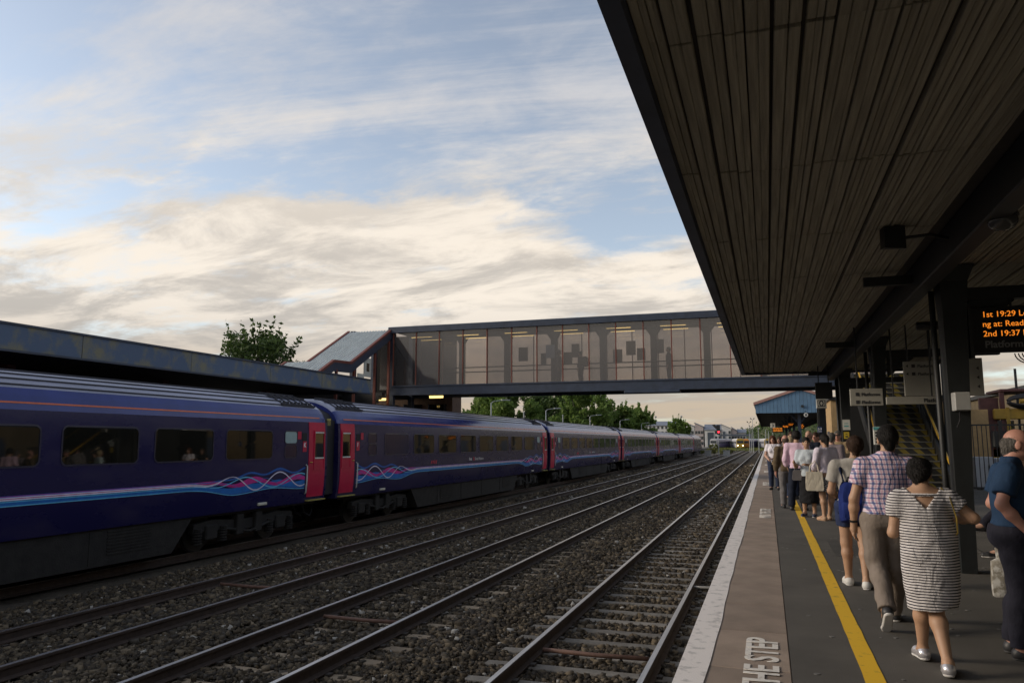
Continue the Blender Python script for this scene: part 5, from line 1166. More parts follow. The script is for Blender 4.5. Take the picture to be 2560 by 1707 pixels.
def ell(c, r, k=.03, R=None, sub=False):
    c = np.array(c, float); r = np.array(r, float)
    def f(X, Y, Z):
        x, y, z = X-c[0], Y-c[1], Z-c[2]
        if R is not None: x, y, z = (R[0][0]*x+R[1][0]*y+R[2][0]*z, R[0][1]*x+R[1][1]*y+R[2][1]*z, R[0][2]*x+R[1][2]*y+R[2][2]*z)
        k0 = np.sqrt((x/r[0])**2+(y/r[1])**2+(z/r[2])**2); k1 = np.sqrt((x/r[0]**2)**2+(y/r[1]**2)**2+(z/r[2]**2)**2)+1e-9
        return k0*(k0-1)/k1
    m = r if R is None else np.full(3, r.max()); return dict(f=f, lo=c-m, hi=c+m, k=k, sub=sub)
def frus(prof, k=.02):           # stacked elliptical sections: (z, cx, cy, rx, ry)
    P_ = np.array(prof, float); P_ = P_[np.argsort(P_[:, 0])]
    def f(X, Y, Z):
        z = np.clip(Z, P_[0, 0], P_[-1, 0]); g = [np.interp(z, P_[:, 0], P_[:, i]) for i in range(1, 5)]
        q = np.sqrt(((X-g[0])/g[2])**2+((Y-g[1])/g[3])**2); d = (q-1)*np.minimum(g[2], g[3])
        return np.maximum(np.maximum(d, P_[0, 0]-Z), Z-P_[-1, 0])
    lo = V3((P_[:, 1]-P_[:, 3]).min(), (P_[:, 2]-P_[:, 4]).min(), P_[0, 0]); hi = V3((P_[:, 1]+P_[:, 3]).max(), (P_[:, 2]+P_[:, 4]).max(), P_[-1, 0]); return dict(f=f, lo=lo, hi=hi, k=k)
m_skin = M('skin_light', (.46, .27, .19), .55, scale=7, var=.08); m_skina = M('skin_tan', (.40, .235, .145), .55, scale=7, var=.08); m_skinr = M('skin_ruddy', (.46, .23, .17), .55, scale=7, var=.1)
def hair_mat(n, c): return M(n, c, .62, scale=30, var=.45, stretch=(3, 3, .35), bump=.6, bscale=60, spec=.18)
m_hblk = hair_mat('hair_black', (.014, .012, .011)); m_hbrn = hair_mat('hair_brown', (.05, .028, .018)); m_hred = hair_mat('hair_auburn', (.09, .032, .015)); m_hgry = hair_mat('hair_grey', (.11, .10, .09)); m_hbld = hair_mat('hair_blond', (.36, .28, .17)); m_hshort = hair_mat('hair_cropped', (.10, .07, .05))
m_eye = M('eye_dark', (.012, .01, .01), .3); m_lip = M('lips', (.30, .10, .09), .5)
def cloth(n, c, **k): 
    k.setdefault('var', .12); return M(n, c, .85, scale=7, bump=.8, bscale=15, spec=.2, stretch=(1, 1, .6), **k)
def rotm(yaw=0, pitch=0, roll=0): return np.array((Matrix.Rotation(yaw, 3, 'Z') @ Matrix.Rotation(pitch, 3, 'X') @ Matrix.Rotation(roll, 3, 'Y')))
class Human:
    def __init__(s, H, over=None, fem=False, fat=1.0, head=(0, 0, 0)):
        s.H = H; s.fem = fem; s.fat = fat; w = .098 if fem else .112
        J = dict(pel=(0, 0, .53), wst=(0, .005, .615), chs=(0, .005, .72), nck=(0, -.012, .83), hd=(0, .012, .932))
        for n_, s_ in (('L', -1), ('R', 1)):
            J.update({'hip'+n_: (s_*.052, 0, .515), 'kne'+n_: (s_*.056, .008, .285), 'ank'+n_: (s_*.060, -.012, .048), 'toe'+n_: (s_*.070, .088, .018),
                      'sho'+n_: (s_*w, -.008, .805), 'elb'+n_: (s_*(w+.024), -.012, .635), 'wri'+n_: (s_*(w+.028), .022, .488)})
        s.J = {k: np.array(v)*H for k, v in J.items()}
        for k, v in (over or {}).items(): s.J[k] = np.array(v, float)
        s.Rh = rotm(*head)
    def hands(s, side, curl=.5):
        H = s.H; w_ = s.J['wri'+side]; e = s.J['elb'+side]; d = (w_-e); d /= np.linalg.norm(d); sg = 1 if side == 'R' else -1
        fwd = np.array((0, 1., 0)); lat = fwd - d*(fwd@d); lat /= max(np.linalg.norm(lat), 1e-6); nrm = np.cross(d, lat)*sg    # nrm: towards the body side
        if nrm@np.array((-sg, 0, 0)) < 0: nrm = -nrm
        P_ = []; pe = w_ + d*.053*H
        P_.append(cone(w_, w_+d*.028*H, .015*H, .019*H, .015)); 
        for q in (-1, 0, 1): P_.append(cone(w_+d*.012*H+lat*q*.006*H, pe+lat*q*.013*H, .010*H, .0095*H, .012))
        for i, (o, L_) in enumerate(((.019, .040), (.0065, .045), (-.0065, .042), (-.019, .033))):
            b0 = pe+lat*o*H; d1 = d*cos(curl*.5)+nrm*sin(curl*.5); d2 = d*cos(curl*1.5)+nrm*sin(curl*1.5); m_ = b0+d1*L_*.5*H
            P_ += [cone(b0-d*.006*H, m_, .0056*H, .0052*H, .003), cone(m_, m_+d2*L_*.5*H, .0052*H, .0042*H, .002)]
        t0 = w_+d*.018*H+lat*.013*H; P_ += [cone(t0, t0+(d*.7+lat*.6+nrm*.35)*.026*H, .0072*H, .006*H, .006), cone(t0+(d*.7+lat*.6+nrm*.35)*.026*H, t0+(d*1.5+lat*.7+nrm*.8)*.026*H, .006*H, .005*H, .003)]
        return P_
    def torso(s, e=0., k=.06):
        H, J, f = s.H, s.J, s.fat; fm = s.fem
        r = [(J['chs']+V3(0, 0, .03*H), V3(.092 if fm else .102, .060, .085)), (J['chs']+V3(0, 0, -.03*H), V3(.080*f if fm else .092*f, .062*f, .075)), (J['wst'], V3(.070*f if fm else .083*f, .056*f, .08)), (J['pel']+V3(0, -.006*H, 0), V3(.094*f if fm else .088*f, .070*f, .075))]
        P_ = [ell(c, rr*H+e, k) for c, rr in r]
        for sd in 'LR':
            P_.append(cone(J['nck']+V3(0, 0, -.012*H), J['sho'+sd]+V3(0, 0, -.006*H), .030*H+e, .030*H+e, .04))
            P_.append(ell(J['pel']+V3(.040*H*(1 if sd == 'R' else -1), -.030*H, -.012*H), V3(.048, .045, .052)*H*(.95+.05*f)+e, .03))
        if fm:
            for sg in (-1, 1): P_.append(ell(J['chs']+V3(sg*.04*H, .042*H, .005*H), V3(.036, .034, .038)*H+e, .03))
        return P_
    def legs(s, e=0., kne=1., end=1.0, cut=False, k=.03):
        H, J = s.H, s.J; P_ = []
        for sd in 'LR':
            h, kn, a = J['hip'+sd], J['kne'+sd], J['ank'+sd]; t_ = max(0, min(1, (end-.5)*2)) if end < 1 else 1
            if end <= .5:
                q = h+(kn-h)*end*2; r0, r1 = .056, .056+(.036-.056)*end*2; P_.append(cone(h+V3(0, 0, .01), q, r0*H+e, r1*H+e, k, cut)); continue
            P_.append(cone(h+V3(0, 0, .01), kn, .055*H+e, .036*H+e, k))
            back = V3(0, -.010*H, 0); mid = kn+(a-kn)*.30+back*.8
            if end >= 1:
                P_ += [cone(kn, mid, .034*H+e, .0345*H+e, k), cone(mid, a, .0345*H+e, (.0205 if not cut else .030)*H+e, k, cut)]
            else:
                q = kn+(a-kn)*t_; P_.append(cone(kn, q, .034*H+e, .034*H+e, k, cut))
        return P_
    def arms(s, e=0., end=1.0, cut=False, sides='LR', k=.025):
        H, J = s.H, s.J; P_ = []
        for sd in sides:
            a, b_, c = J['sho'+sd], J['elb'+sd], J['wri'+sd]
            if end <= .5: P_.append(cone(a, a+(b_-a)*end*2, .031*H+e, .029*H+e, k, cut)); continue
            P_ += [cone(a, b_, .030*H+e, .0235*H+e, k)]; t_ = (end-.5)*2; m_ = b_+(c-b_)*min(.35, t_*.6)
            P_ += [cone(b_, m_, .0235*H+e, .0245*H+e, k), cone(m_, b_+(c-b_)*t_, .0245*H+e, (.0155+.009*(1-t_))*H+e, k, cut)]
        return P_
    def head(s, R=None):
        H, J, R = s.H, s.J, s.Rh; c = J['hd']; T = lambda *v: c + R@(np.array(v)*H)
        P_ = [ell(c+R@V3(0, -.006*H, .012*H), V3(.0435, .054, .054)*H, .02, R), ell(T(0, .014, -.025), V3(.034, .037, .042)*H, .03, R),
              cone(J['nck'], T(0, -.014, -.035), .034*H*(.9 if s.fem else 1.05), .031*H*(.9 if s.fem else 1.0), .03),
              cone(T(0, .052, .004), T(0, .062, -.014), .006*H, .0085*H, .012), ell(T(0, .036, -.052), V3(.016, .014, .012)*H, .015, R), ell(T(0, .046, -.034), V3(.015, .008, .010)*H, .008, R)]
        for sg in (-1, 1): P_ += [ell(T(sg*.0455, -.004, -.008), V3(.0065, .015, .021)*H, .008, R), ell(T(sg*.017, .052, .005), V3(.009, .006, .006)*H, .004, R, True)]
        return P_
    def body(s, vox, mat, parent, curl=.5, hands='LR', legs=True):
        P_ = s.torso() + s.arms() + s.head() + (s.legs() if legs else [])
        for sd in 'LR':
            if legs: a, t_ = s.J['ank'+sd], s.J['toe'+sd]; P_ += [cone(a, t_, .024*s.H, .016*s.H, .02), cone(a, a+V3(0, -.012*s.H, -.022*s.H), .021*s.H, .018*s.H, .02)]
        for sd in hands: P_ += s.hands(sd, curl)
        o = obj('body', surface(P_, vox, 'body', mat), parent)
        # eyes and mouth
        q = MB(); c = s.J['hd']; R = s.Rh; H = s.H
        for sg in (-1, 1): p_ = c+R@(np.array((sg*.017, .0475, .005))*H); q.ellipsoid(tuple(p_), (.0075*H, .005*H, .0045*H), 8, 6)
        q.build('eyes', m_eye, o, True); q = MB(); p_ = c+R@(np.array((0, .0535, -.034))*H); q.ellipsoid(tuple(p_), (.0115*H, .004*H, .0038*H), 8, 6); q.build('lips', m_lip, o, True)
        return o
    def hair(s, vox, mat, parent, style='short', wob=.0015, seed=1):
        H, c, R = s.H, s.J['hd'], s.Rh; T = lambda *v: c + R@(np.array(v)*H); P_ = []
        face = 1
        if style == 'short': P_ = [ell(T(0, -.012, .018), V3(.051, .060, .058)*H, .01, R), cone(T(0, -.040, -.005), T(0, -.042, -.036), .034*H, .026*H, .03)]
        elif style == 'bowl': P_ = [ell(T(0, -.012, .012), V3(.056, .064, .060)*H, .01, R), ell(T(0, -.022, -.016), V3(.052, .048, .036)*H, .03, R)]
        elif style == 'nape': P_ = [ell(T(0, -.014, .018), V3(.055, .062, .056)*H, .01, R), ell(T(0, -.030, -.010), V3(.046, .036, .040)*H, .03, R), cone(T(0, -.040, -.02), T(0, -.036, -.050), .030*H, .018*H, .025)]
        elif style == 'bob': P_ = [ell(T(0, -.012, .014), V3(.055, .062, .060)*H, .01, R), ell(T(0, -.026, -.030), V3(.054, .040, .050)*H, .03, R)]
        elif style == 'wavy': P_ = [ell(T(0, -.012, .014), V3(.060, .066, .062)*H, .01, R)] + [ell(T(sg*.042, -.015, -.045), V3(.026, .032, .052)*H, .03, R) for sg in (-1, 1)] + [ell(T(0, -.04, -.04), V3(.045, .03, .055)*H, .03, R)]
        elif style == 'bun': P_ = [ell(T(0, -.012, .016), V3(.056, .062, .058)*H, .01, R), ell(T(.004, -.062, .020), V3(.036, .030, .034)*H, .015, R), cone(T(0, -.04, -.01), T(0, -.038, -.04), .036*H, .024*H, .03)]
        elif style == 'pony': P_ = [ell(T(0, -.012, .016), V3(.054, .061, .057)*H, .01, R), cone(T(0, -.062, .01), T(0, -.072, -.07), .024*H, .014*H, .02), cone(T(0, -.04, -.005), T(0, -.04, -.03), .032*H, .024*H, .02)]
        elif style == 'fringe': P_ = [ell(T(0, -.018, -.004), V3(.0475, .0475, .046)*H, .02, R), cone(T(0, -.036, -.01), T(0, -.038, -.038), .034*H, .026*H, .02)]
        if style == 'fringe': sub = [ell(T(0, .060, .066), V3(.080, .088, .066)*H, 0, R, True)]
        else: sub = [ell(T(0, .078, -.030), V3(.043, .062, .062)*H, 0, R, True)]
        if style in ('short', 'bun', 'pony', 'fringe', 'nape'): sub += [ell(T(sg*.054, .016, -.024), V3(.022, .026, .034)*H, 0, R, True) for sg in (-1, 1)]
        o = obj('hair', surface(P_+sub, vox, 'hair', mat, wob=wob, seed=seed, wfreq=3.2), parent)
        if vox < .009:
            me = o.data; nv = len(me.vertices); co = np.empty(nv*3); no = np.empty(nv*3); me.vertices.foreach_get('co', co); me.vertices.foreach_get('normal', no); co = co.reshape(-1, 3); no = no.reshape(-1, 3)
            rg = np.random.default_rng(seed+5); cut = (co-c)@R; ok = np.where((np.linalg.norm(no, axis=1) > .5))[0]; ii = rg.choice(ok, 1500); cr = T(0, -.02, .06)
            p0 = co[ii]-no[ii]*.003; dn = (p0-cr); dn -= no[ii]*(dn*no[ii]).sum(1)[:, None]; dn /= np.linalg.norm(dn, axis=1)[:, None]+1e-6
            dn = dn + rg.normal(0, .22, dn.shape); L_ = rg.uniform(.018, .045, len(ii))[:, None]*(1 if style != 'fringe' else .4); sd_ = np.cross(dn, no[ii]); sd_ /= np.linalg.norm(sd_, axis=1)[:, None]+1e-6
            lift = no[ii]*rg.uniform(.003, .010, len(ii))[:, None]; wd_ = .0016
            Vv = np.stack([p0-sd_*wd_, p0+sd_*wd_, p0+dn*L_*.55+lift+sd_*wd_*.8, p0+dn*L_*.55+lift-sd_*wd_*.8, p0+dn*L_+lift*.5], 1).reshape(-1, 3)
            k5 = 5*np.arange(len(ii)); fs = [(a, a+1, a+2, a+3) for a in k5] + [(a+3, a+2, a+4) for a in k5]
            m2 = bpy.data.meshes.new('hair_strands'); m2.from_pydata(Vv.tolist(), [], fs); m2.materials.append(mat); tag(obj('hair_strands', m2, o), kind='stuff')
        return o
    def shoes(s, vox, mat, solemat, parent, bulk=1.0):
        H = s.H
        for sd in 'LR':
            a, t_ = s.J['ank'+sd], s.J['toe'+sd]; d = t_-a; f = np.array((d[0], d[1], 0)); f /= np.linalg.norm(f)+1e-9
            lat = np.cross(f, V3(0, 0, 1)); pitch = atan2(-(d[2]+.030*H), np.linalg.norm(d[:2])); dirv = f*cos(pitch)-V3(0, 0, 1)*sin(pitch); up = np.cross(lat, dirv)
            heel = a - up*.030*H - dirv*.012*H; ball = heel+dirv*.095*H; tip = heel+dirv*.128*H
            P_ = [cone(heel, ball, .023*H*bulk, .0245*H*bulk, .01), cone(ball, tip, .0245*H*bulk, .018*H*bulk, .02), cone(a-up*.004*H, heel+up*.01*H, .025*H, .026*H*bulk, .02)]
            base = heel - up*.011*H
            cl = lambda X, Y, Z: -((X-base[0])*up[0]+(Y-base[1])*up[1]+(Z-base[2])*up[2])
            a2 = a+up*.012*H; cl2 = lambda X, Y, Z: np.maximum(cl(X, Y, Z), (X-a2[0])*up[0]+(Y-a2[1])*up[1]+(Z-a2[2])*up[2])
            o = obj('shoe', surface(P_, vox, 'shoe', mat, clip=cl2), parent)
            P2 = [cone(heel-dirv*.002*H, ball, .0255*H*bulk, .027*H*bulk, .01), cone(ball, tip, .027*H*bulk, .021*H*bulk, .02)]
            b2 = base - up*.009*H; b3 = base + up*.001*H
            c3 = lambda X, Y, Z: np.maximum(-((X-b2[0])*up[0]+(Y-b2[1])*up[1]+(Z-b2[2])*up[2]), (X-b3[0])*up[0]+(Y-b3[1])*up[1]+(Z-b3[2])*up[2])
            obj('sole', surface(P2, vox*.7, 'sole', solemat, clip=c3), o)
def person(label, x, y, rz, z=0): return thing('person', label, 'person', (x, y, z), rz)
def shirt(h, vox, mat, parent, hem, sleeve=.3, e=.014, wob=.003, seed=1, name='shirt', vneck=None, collar=False, neck=.0):
    P_ = h.torso(e, .06) + h.arms(e+.010, sleeve, True)
    top = h.J['nck'][2]+.004*h.H+neck; nk = h.J['nck']
    P_.append(cone(nk+V3(0, .004, -.05*h.H), nk+V3(0, .0, .012*h.H), .046*h.H, .038*h.H, .02) if not collar else cone(nk+V3(0, 0, -.03*h.H), nk+V3(0, .0, .030*h.H), .050*h.H, .041*h.H, .015, True))
    def cl(X, Y, Z):
        d = np.maximum(hem-Z, Z-(top+(.028*h.H if collar else .012*h.H)))
        if vneck:
            zb, wd, side = vneck; v = np.maximum(np.abs(X-nk[0]) - np.maximum(Z-zb, 0)*wd, -(Y*side)+.0); v = np.maximum(v, zb-Z); d = np.maximum(d, -v)
        return d + 0*X
    return obj(name, surface(P_, vox, name, mat, clip=cl, wob=wob, seed=seed), parent)
def trousers(h, vox, mat, parent, waist, e=.016, end=1.0, wob=.004, seed=2, name='trousers'):
    P_ = [p for p in h.torso(e*.7, .05)[2:]] + h.legs(e, end=end, cut=True, k=.025)
    lowz = h.J['pel'][2]
    return obj(name, surface(P_, vox, name, mat, clip=lambda X, Y, Z: (Z-waist) + 0*X + 0*Y, wob=wob, seed=seed), parent)
def strap(pts, w, t, mat, parent, name='strap'):
    q = MB(); q.tube(pts, t, 8); return q.build(name, mat, parent, True)

# ---- fabrics with woven patterns
def fold(N, L, tc, b_):
    nb = N.new('ShaderNodeTexNoise'); nb.inputs['Scale'].default_value = 13; nb.inputs['Detail'].default_value = 3; nb.inputs['Distortion'].default_value = .6; mp = N.new('ShaderNodeMapping'); mp.inputs['Scale'].default_value = (1, 1, .55)
    L.new(tc.outputs['Object'], mp.inputs[0]); L.new(mp.outputs[0], nb.inputs['Vector']); bp_ = N.new('ShaderNodeBump'); bp_.inputs['Strength'].default_value = .8; bp_.inputs['Distance'].default_value = .025; L.new(nb.outputs[0], bp_.inputs['Height']); L.new(bp_.outputs[0], b_.inputs['Normal'])
def stripes_mat():
    m = bpy.data.materials.new('striped_jersey'); m.use_nodes = True; nt = m.node_tree; N = nt.nodes; L = nt.links; b_ = N['Principled BSDF']; b_.inputs['Roughness'].default_value = .85; b_.inputs['Specular IOR Level'].default_value = .2
    tc = N.new('ShaderNodeTexCoord'); sp = N.new('ShaderNodeSeparateXYZ'); L.new(tc.outputs['Object'], sp.inputs[0])
    nz = N.new('ShaderNodeTexNoise'); nz.inputs['Scale'].default_value = 5; L.new(tc.outputs['Object'], nz.inputs['Vector'])
    a = N.new('ShaderNodeMath'); a.operation = 'MULTIPLY_ADD'; L.new(nz.outputs[0], a.inputs[0]); a.inputs[1].default_value = .022; L.new(sp.outputs[2], a.inputs[2])
    c = N.new('ShaderNodeMath'); c.operation = 'PINGPONG'; L.new(a.outputs[0], c.inputs[0]); c.inputs[1].default_value = .0098
    r = N.new('ShaderNodeMapRange'); L.new(c.outputs[0], r.inputs[0]); r.inputs[1].default_value = .0032; r.inputs[2].default_value = .0046
    mx = N.new('ShaderNodeMix'); mx.data_type = 'RGBA'; L.new(r.outputs[0], mx.inputs[0]); mx.inputs[6].default_value = (.022, .02, .03, 1); mx.inputs[7].default_value = (.60, .57, .56, 1); L.new(mx.outputs[2], b_.inputs['Base Color']); fold(N, L, tc, b_); return m
def plaid_mat():
    m = bpy.data.materials.new('plaid_cotton'); m.use_nodes = True; nt = m.node_tree; N = nt.nodes; L = nt.links; b_ = N['Principled BSDF']; b_.inputs['Roughness'].default_value = .85; b_.inputs['Specular IOR Level'].default_value = .2
    tc = N.new('ShaderNodeTexCoord'); sp = N.new('ShaderNodeSeparateXYZ'); L.new(tc.outputs['Object'], sp.inputs[0])
    xy = N.new('ShaderNodeMath'); xy.operation = 'MULTIPLY_ADD'; L.new(sp.outputs[1], xy.inputs[0]); xy.inputs[1].default_value = .45; L.new(sp.outputs[0], xy.inputs[2]); nzp = N.new('ShaderNodeTexNoise'); nzp.inputs['Scale'].default_value = 6; L.new(tc.outputs['Object'], nzp.inputs['Vector']); x2 = N.new('ShaderNodeMath'); x2.operation = 'MULTIPLY_ADD'; L.new(nzp.outputs[0], x2.inputs[0]); x2.inputs[1].default_value = .05; L.new(xy.outputs[0], x2.inputs[2]); xy = x2
    def band(src, per, off, lo, hi):
        a = N.new('ShaderNodeMath'); a.operation = 'ADD'; L.new(src, a.inputs[0]); a.inputs[1].default_value = off
        c = N.new('ShaderNodeMath'); c.operation = 'PINGPONG'; L.new(a.outputs[0], c.inputs[0]); c.inputs[1].default_value = per/2
        r = N.new('ShaderNodeMapRange'); L.new(c.outputs[0], r.inputs[0]); r.inputs[1].default_value = hi; r.inputs[2].default_value = lo; return r.outputs[0]
    def mix(f, amt, a, col):
        k = N.new('ShaderNodeMath'); k.operation = 'MULTIPLY'; L.new(f, k.inputs[0]); k.inputs[1].default_value = amt
        x = N.new('ShaderNodeMix'); x.data_type = 'RGBA'; L.new(k.outputs[0], x.inputs[0])
        if isinstance(a, tuple): x.inputs[6].default_value = a
        else: L.new(a, x.inputs[6])
        x.inputs[7].default_value = col; return x.outputs[2]
    c = mix(band(xy.outputs[0], .040, .0, .0055, .009), .78, (.70, .62, .68, 1), (.03, .065, .20, 1)); c = mix(band(sp.outputs[2], .042, .0, .0055, .009), .72, c, (.03, .065, .20, 1))
    c = mix(band(xy.outputs[0], .040, .020, .003, .007), .40, c, (.45, .13, .22, 1)); c = mix(band(sp.outputs[2], .042, .021, .003, .007), .30, c, (.45, .13, .22, 1)); L.new(c, b_.inputs['Base Color']); fold(N, L, tc, b_)
    return m
m_str = stripes_mat(); m_plaid = plaid_mat()
m_silver = M('silver_shoe', (.55, .53, .54), .28, metal=.6, var=.1); m_wsole = M('white_sole', (.62, .60, .57), .6); m_dsole = M('dark_sole', (.05, .05, .05), .7); m_wshoe = M('white_trainer', (.58, .57, .54), .55, var=.1); m_dshoe = M('dark_shoe', (.028, .028, .03), .5)
m_taupe = cloth('taupe_trousers', (.20, .165, .138)); m_greyt = cloth('grey_tee', (.34, .32, .29)); m_denim = cloth('navy_denim', (.022, .032, .075)); m_polo = cloth('navy_polo', (.016, .038, .082)); m_dkt = cloth('dark_trousers', (.018, .018, .028)); m_bag = cloth('blue_backpack', (.012, .025, .14))
VN = .0085; VF = .017

# ---- woman in the striped dress
p = person('woman in a black and white striped dress walking away', 1.05, 6.27, 0)
h = Human(1.55, dict(hd=(.005, .055, 1.352), nck=(0, -.005, 1.245), chs=(.0, 0, 1.09), wst=(.01, 0, .93), pel=(.015, 0, .80), shoL=(-.160, -.005, 1.165), shoR=(.165, .0, 1.185), elbL=(-.205, .0, .925), wriL=(-.13, .19, .97), elbR=(.315, -.02, 1.045), wriR=(.16, .22, 1.02),
     hipL=(-.07, 0, .78), hipR=(.085, 0, .78), kneL=(-.035, .12, .43), ankL=(-.03, .20, .085), toeL=(-.045, .335, .03), kneR=(.035, .02, .42), ankR=(.055, -.20, .085), toeR=(.075, -.075, .03)), True, 1.02, (-.38, -.30, 0))
h.body(VN, m_skina, p, .9)
h.hair(.0075, m_hblk, p, 'nape', .003)
dr = [ell(c_['c'], c_['r'], .05) for c_ in ()] + h.torso(.016, .05) + h.arms(.022, .26, True) + [frus([(1.16, 0, -.01, .160, .10), (1.02, .012, -.005, .180, .125), (.86, .024, 0, .187, .138), (.70, .026, .0, .188, .145), (.55, .022, .0, .177, .142), (.38, .014, 0, .158, .134)], .03)]
def dclip(X, Y, Z):
    d = .408+.018*np.sin(X*9)+.008*np.sin(X*31+Y*20)-Z + 0*X; nk_ = .045*(1-np.sqrt(((X-.0)/.125)**2+((Z-1.285)/.055)**2+0*Y)); d = np.maximum(d, nk_)
    v = np.maximum(np.abs(X) - np.maximum(Z-1.105, 0)*.80 + .002, Y-.02); v = np.maximum(v, 1.105-Z); strapz = np.abs(Z-1.205)-.010; v = np.maximum(v, -strapz)
    return np.maximum(d, -v)
obj('dress', surface(dr, VN, 'dress', m_str, clip=dclip, wob=.0045, seed=4, wfreq=.8), p)
h.shoes(.007, m_silver, m_wsole, p, 1.08)
ch = MB(); ch.tube([(.12, -.03, 1.255), (.165, -.07, 1.19), (.19, -.10, 1.05), (.195, -.09, .95), (.17, .02, .87)], .006, 6); ch.build('bag_chain', m_brass, p, True)

# ---- man in the plaid shirt
p = person('man in a plaid short sleeved shirt walking away', .96, 7.55, 0)
h = Human(1.73, dict(hd=(.065, .03, 1.605), nck=(.04, -.01, 1.445), chs=(.02, 0, 1.25), wst=(.0, 0, 1.075), pel=(-.01, 0, .93), shoL=(-.155, -.01, 1.37), shoR=(.215, -.01, 1.37), elbL=(-.245, -.03, 1.08), wriL=(-.255, .02, .855), elbR=(.285, .0, 1.09), wriR=(.26, .12, .88), hipL=(-.095, 0, .90), hipR=(.085, 0, .90), kneL=(-.085, .01, .50), ankL=(-.07, -.30, .19), toeL=(-.075, -.21, .045), kneR=(.07, .10, .50), ankR=(.06, .22, .085), toeR=(.07, .38, .03)), False, 1.05)
h.body(VN, m_skina, p, .6)
h.hair(.0075, m_hblk, p, 'short'); shirt(h, VN, m_plaid, p, .955, .30, .022, .0045, 7, collar=True)
trousers(h, VN, m_taupe, p, 1.0, .020, wob=.008, seed=9); h.shoes(.007, m_dshoe, m_wsole, p)
wt = MB(); wt.tube([(-.257, .012, .890), (-.257, .014, .872)], .036, 14); wt.build('wristwatch', m_black, p)
q = MB(); n_ = 26; q.loft([[(-.01+.158*cos(a), -.005+.128*sin(a), z) for a in np.linspace(0, 2*pi, n_)[:-1]] for z in (.94, .975)]); q.build('belt', m_black, p, 30)

# ---- woman with the blue backpack
p = person('woman in a grey tee and navy shorts with a backpack', .89, 9.45, 0)
h = Human(1.65, dict(shoL=(-.165, -.01, 1.31), elbL=(-.225, .03, 1.03), wriL=(-.17, .22, .98), shoR=(.165, -.01, 1.31), elbR=(.22, .03, 1.03), wriR=(.16, .22, .98), ankL=(-.085, .06, .08), toeL=(-.10, .21, .03), kneL=(-.095, .03, .47), ankR=(.07, -.16, .08), toeR=(.09, -.02, .03), kneR=(.08, -.03, .47), hd=(.05, .02, 1.53), nck=(.03, -.02, 1.375)), True, 1.06)
h.body(VN, m_skina, p, .8); h.hair(.008, m_hbrn, p, 'bun', .003); shirt(h, VN, m_greyt, p, .86, .30, .018, .003, 3)
trousers(h, VN, m_denim, p, .93, .026, .26, .003, 4, 'shorts'); h.shoes(.0075, m_wshoe, m_wsole, p, 1.08)
bp = thing('backpack', 'bright blue backpack on the woman in navy shorts', 'backpack', (.86, 9.45, 0))
q = MB()
def brr(z, w, y0, y1, r=.04): 
    return [(x, y, z) for x, y in ((-w+r, y0), (w-r, y0), (w, y0+r), (w, y1-r), (w-r, y1), (-w+r, y1), (-w, y1-r), (-w, y0+r))]
q.loft([brr(.70, .115, -.22, -.12), brr(.73, .135, -.26, -.11), brr(.85, .14, -.275, -.11), brr(1.0, .135, -.25, -.11), brr(1.10, .115, -.21, -.11), brr(1.14, .09, -.17, -.12)]); q.build('pack', m_bag, bp, 40)
q = MB(); q.loft([brr(.74, .10, -.30, -.25, .02), brr(.78, .115, -.315, -.25, .02), brr(.90, .115, -.31, -.25, .02), brr(.93, .10, -.29, -.25, .02)]); q.build('front_pocket', m_bag, bp, 40)
for sg in (-1, 1): q = MB(); q.tube([(sg*.09+.02, -.14, 1.12), (sg*.115+.02, -.10, 1.27), (sg*.12+.02, -.01, 1.365), (sg*.12+.02, .10, 1.25), (sg*.13+.02, .08, .95), (sg*.13, -.10, .80)], .017, 8); q.build('strap', m_denim, bp, True)
q = MB(); q.tube([(-.05, -.14, 1.13), (-.03, -.15, 1.19), (.05, -.15, 1.19), (.07, -.14, 1.13)], .012, 6); q.build('grab_loop', m_black, bp, True)

# ---- man in the navy polo shirt at the right edge
p = person('balding man in a navy polo shirt at the right frame edge', 1.735, 6.78, radians(-98))
h = Human(1.69, dict(elbL=(-.215, -.10, 1.10), wriL=(-.20, .13, .93), shoL=(-.185, -.02, 1.35), shoR=(.185, -.02, 1.35), elbR=(.25, -.085, 1.125), wriR=(.235, .075, .925), hd=(0, .08, 1.565), nck=(0, .02, 1.42), kneL=(-.09, .03, .47), ankL=(-.10, -.05, .085), toeL=(-.11, .09, .03)), False, 1.20, (0, -.12, 0))
h.body(VN, m_skinr, p, .5); h.hair(.0075, m_hgry, p, 'fringe', .001); shirt(h, VN, m_polo, p, .955, .34, .018, .004, 11, collar=True)
trousers(h, VN, m_dkt, p, .97, .024, wob=.006, seed=12); h.shoes(.0075, m_dshoe, m_dsole, p)
pb = thing('carrier_bag', 'patterned white plastic carrier bag beside the man in navy', 'bag', (1.70, 7.0, 0))
m_pbag = M('printed_plastic', (.50, .49, .46), .35, scale=16, col2=(.24, .22, .18), thr=(.45, .55), bump=.4, bscale=20); m_grn = M('green_print', (.03, .38, .08), .4)
q = MB(); r_ = random.Random(4)
q.loft([[(a_*w_*(1+.08*r_.random()), b_*w_*.55*(1+.2*r_.random()), z) for a_, b_ in ((-1, -.6), (-.3, -1), (.4, -1), (1, -.5), (1, .5), (.3, 1), (-.4, 1), (-1, .6))] for z, w_ in ((.385, .062), (.395, .074), (.50, .076), (.60, .074), (.655, .068), (.68, .035), (.76, .042))]); q.build('sack', m_pbag, pb, 50)
q = MB(); q.bbox(.0, .07, -.05, .02, .685, .735, .012); q.build('green_print', m_grn, pb); q = MB(); q.tube([(0, 0, .74), (.03, -.02, .82), (.10, -.05, .90)], .008, 6); q.build('handle', m_pbag, pb)

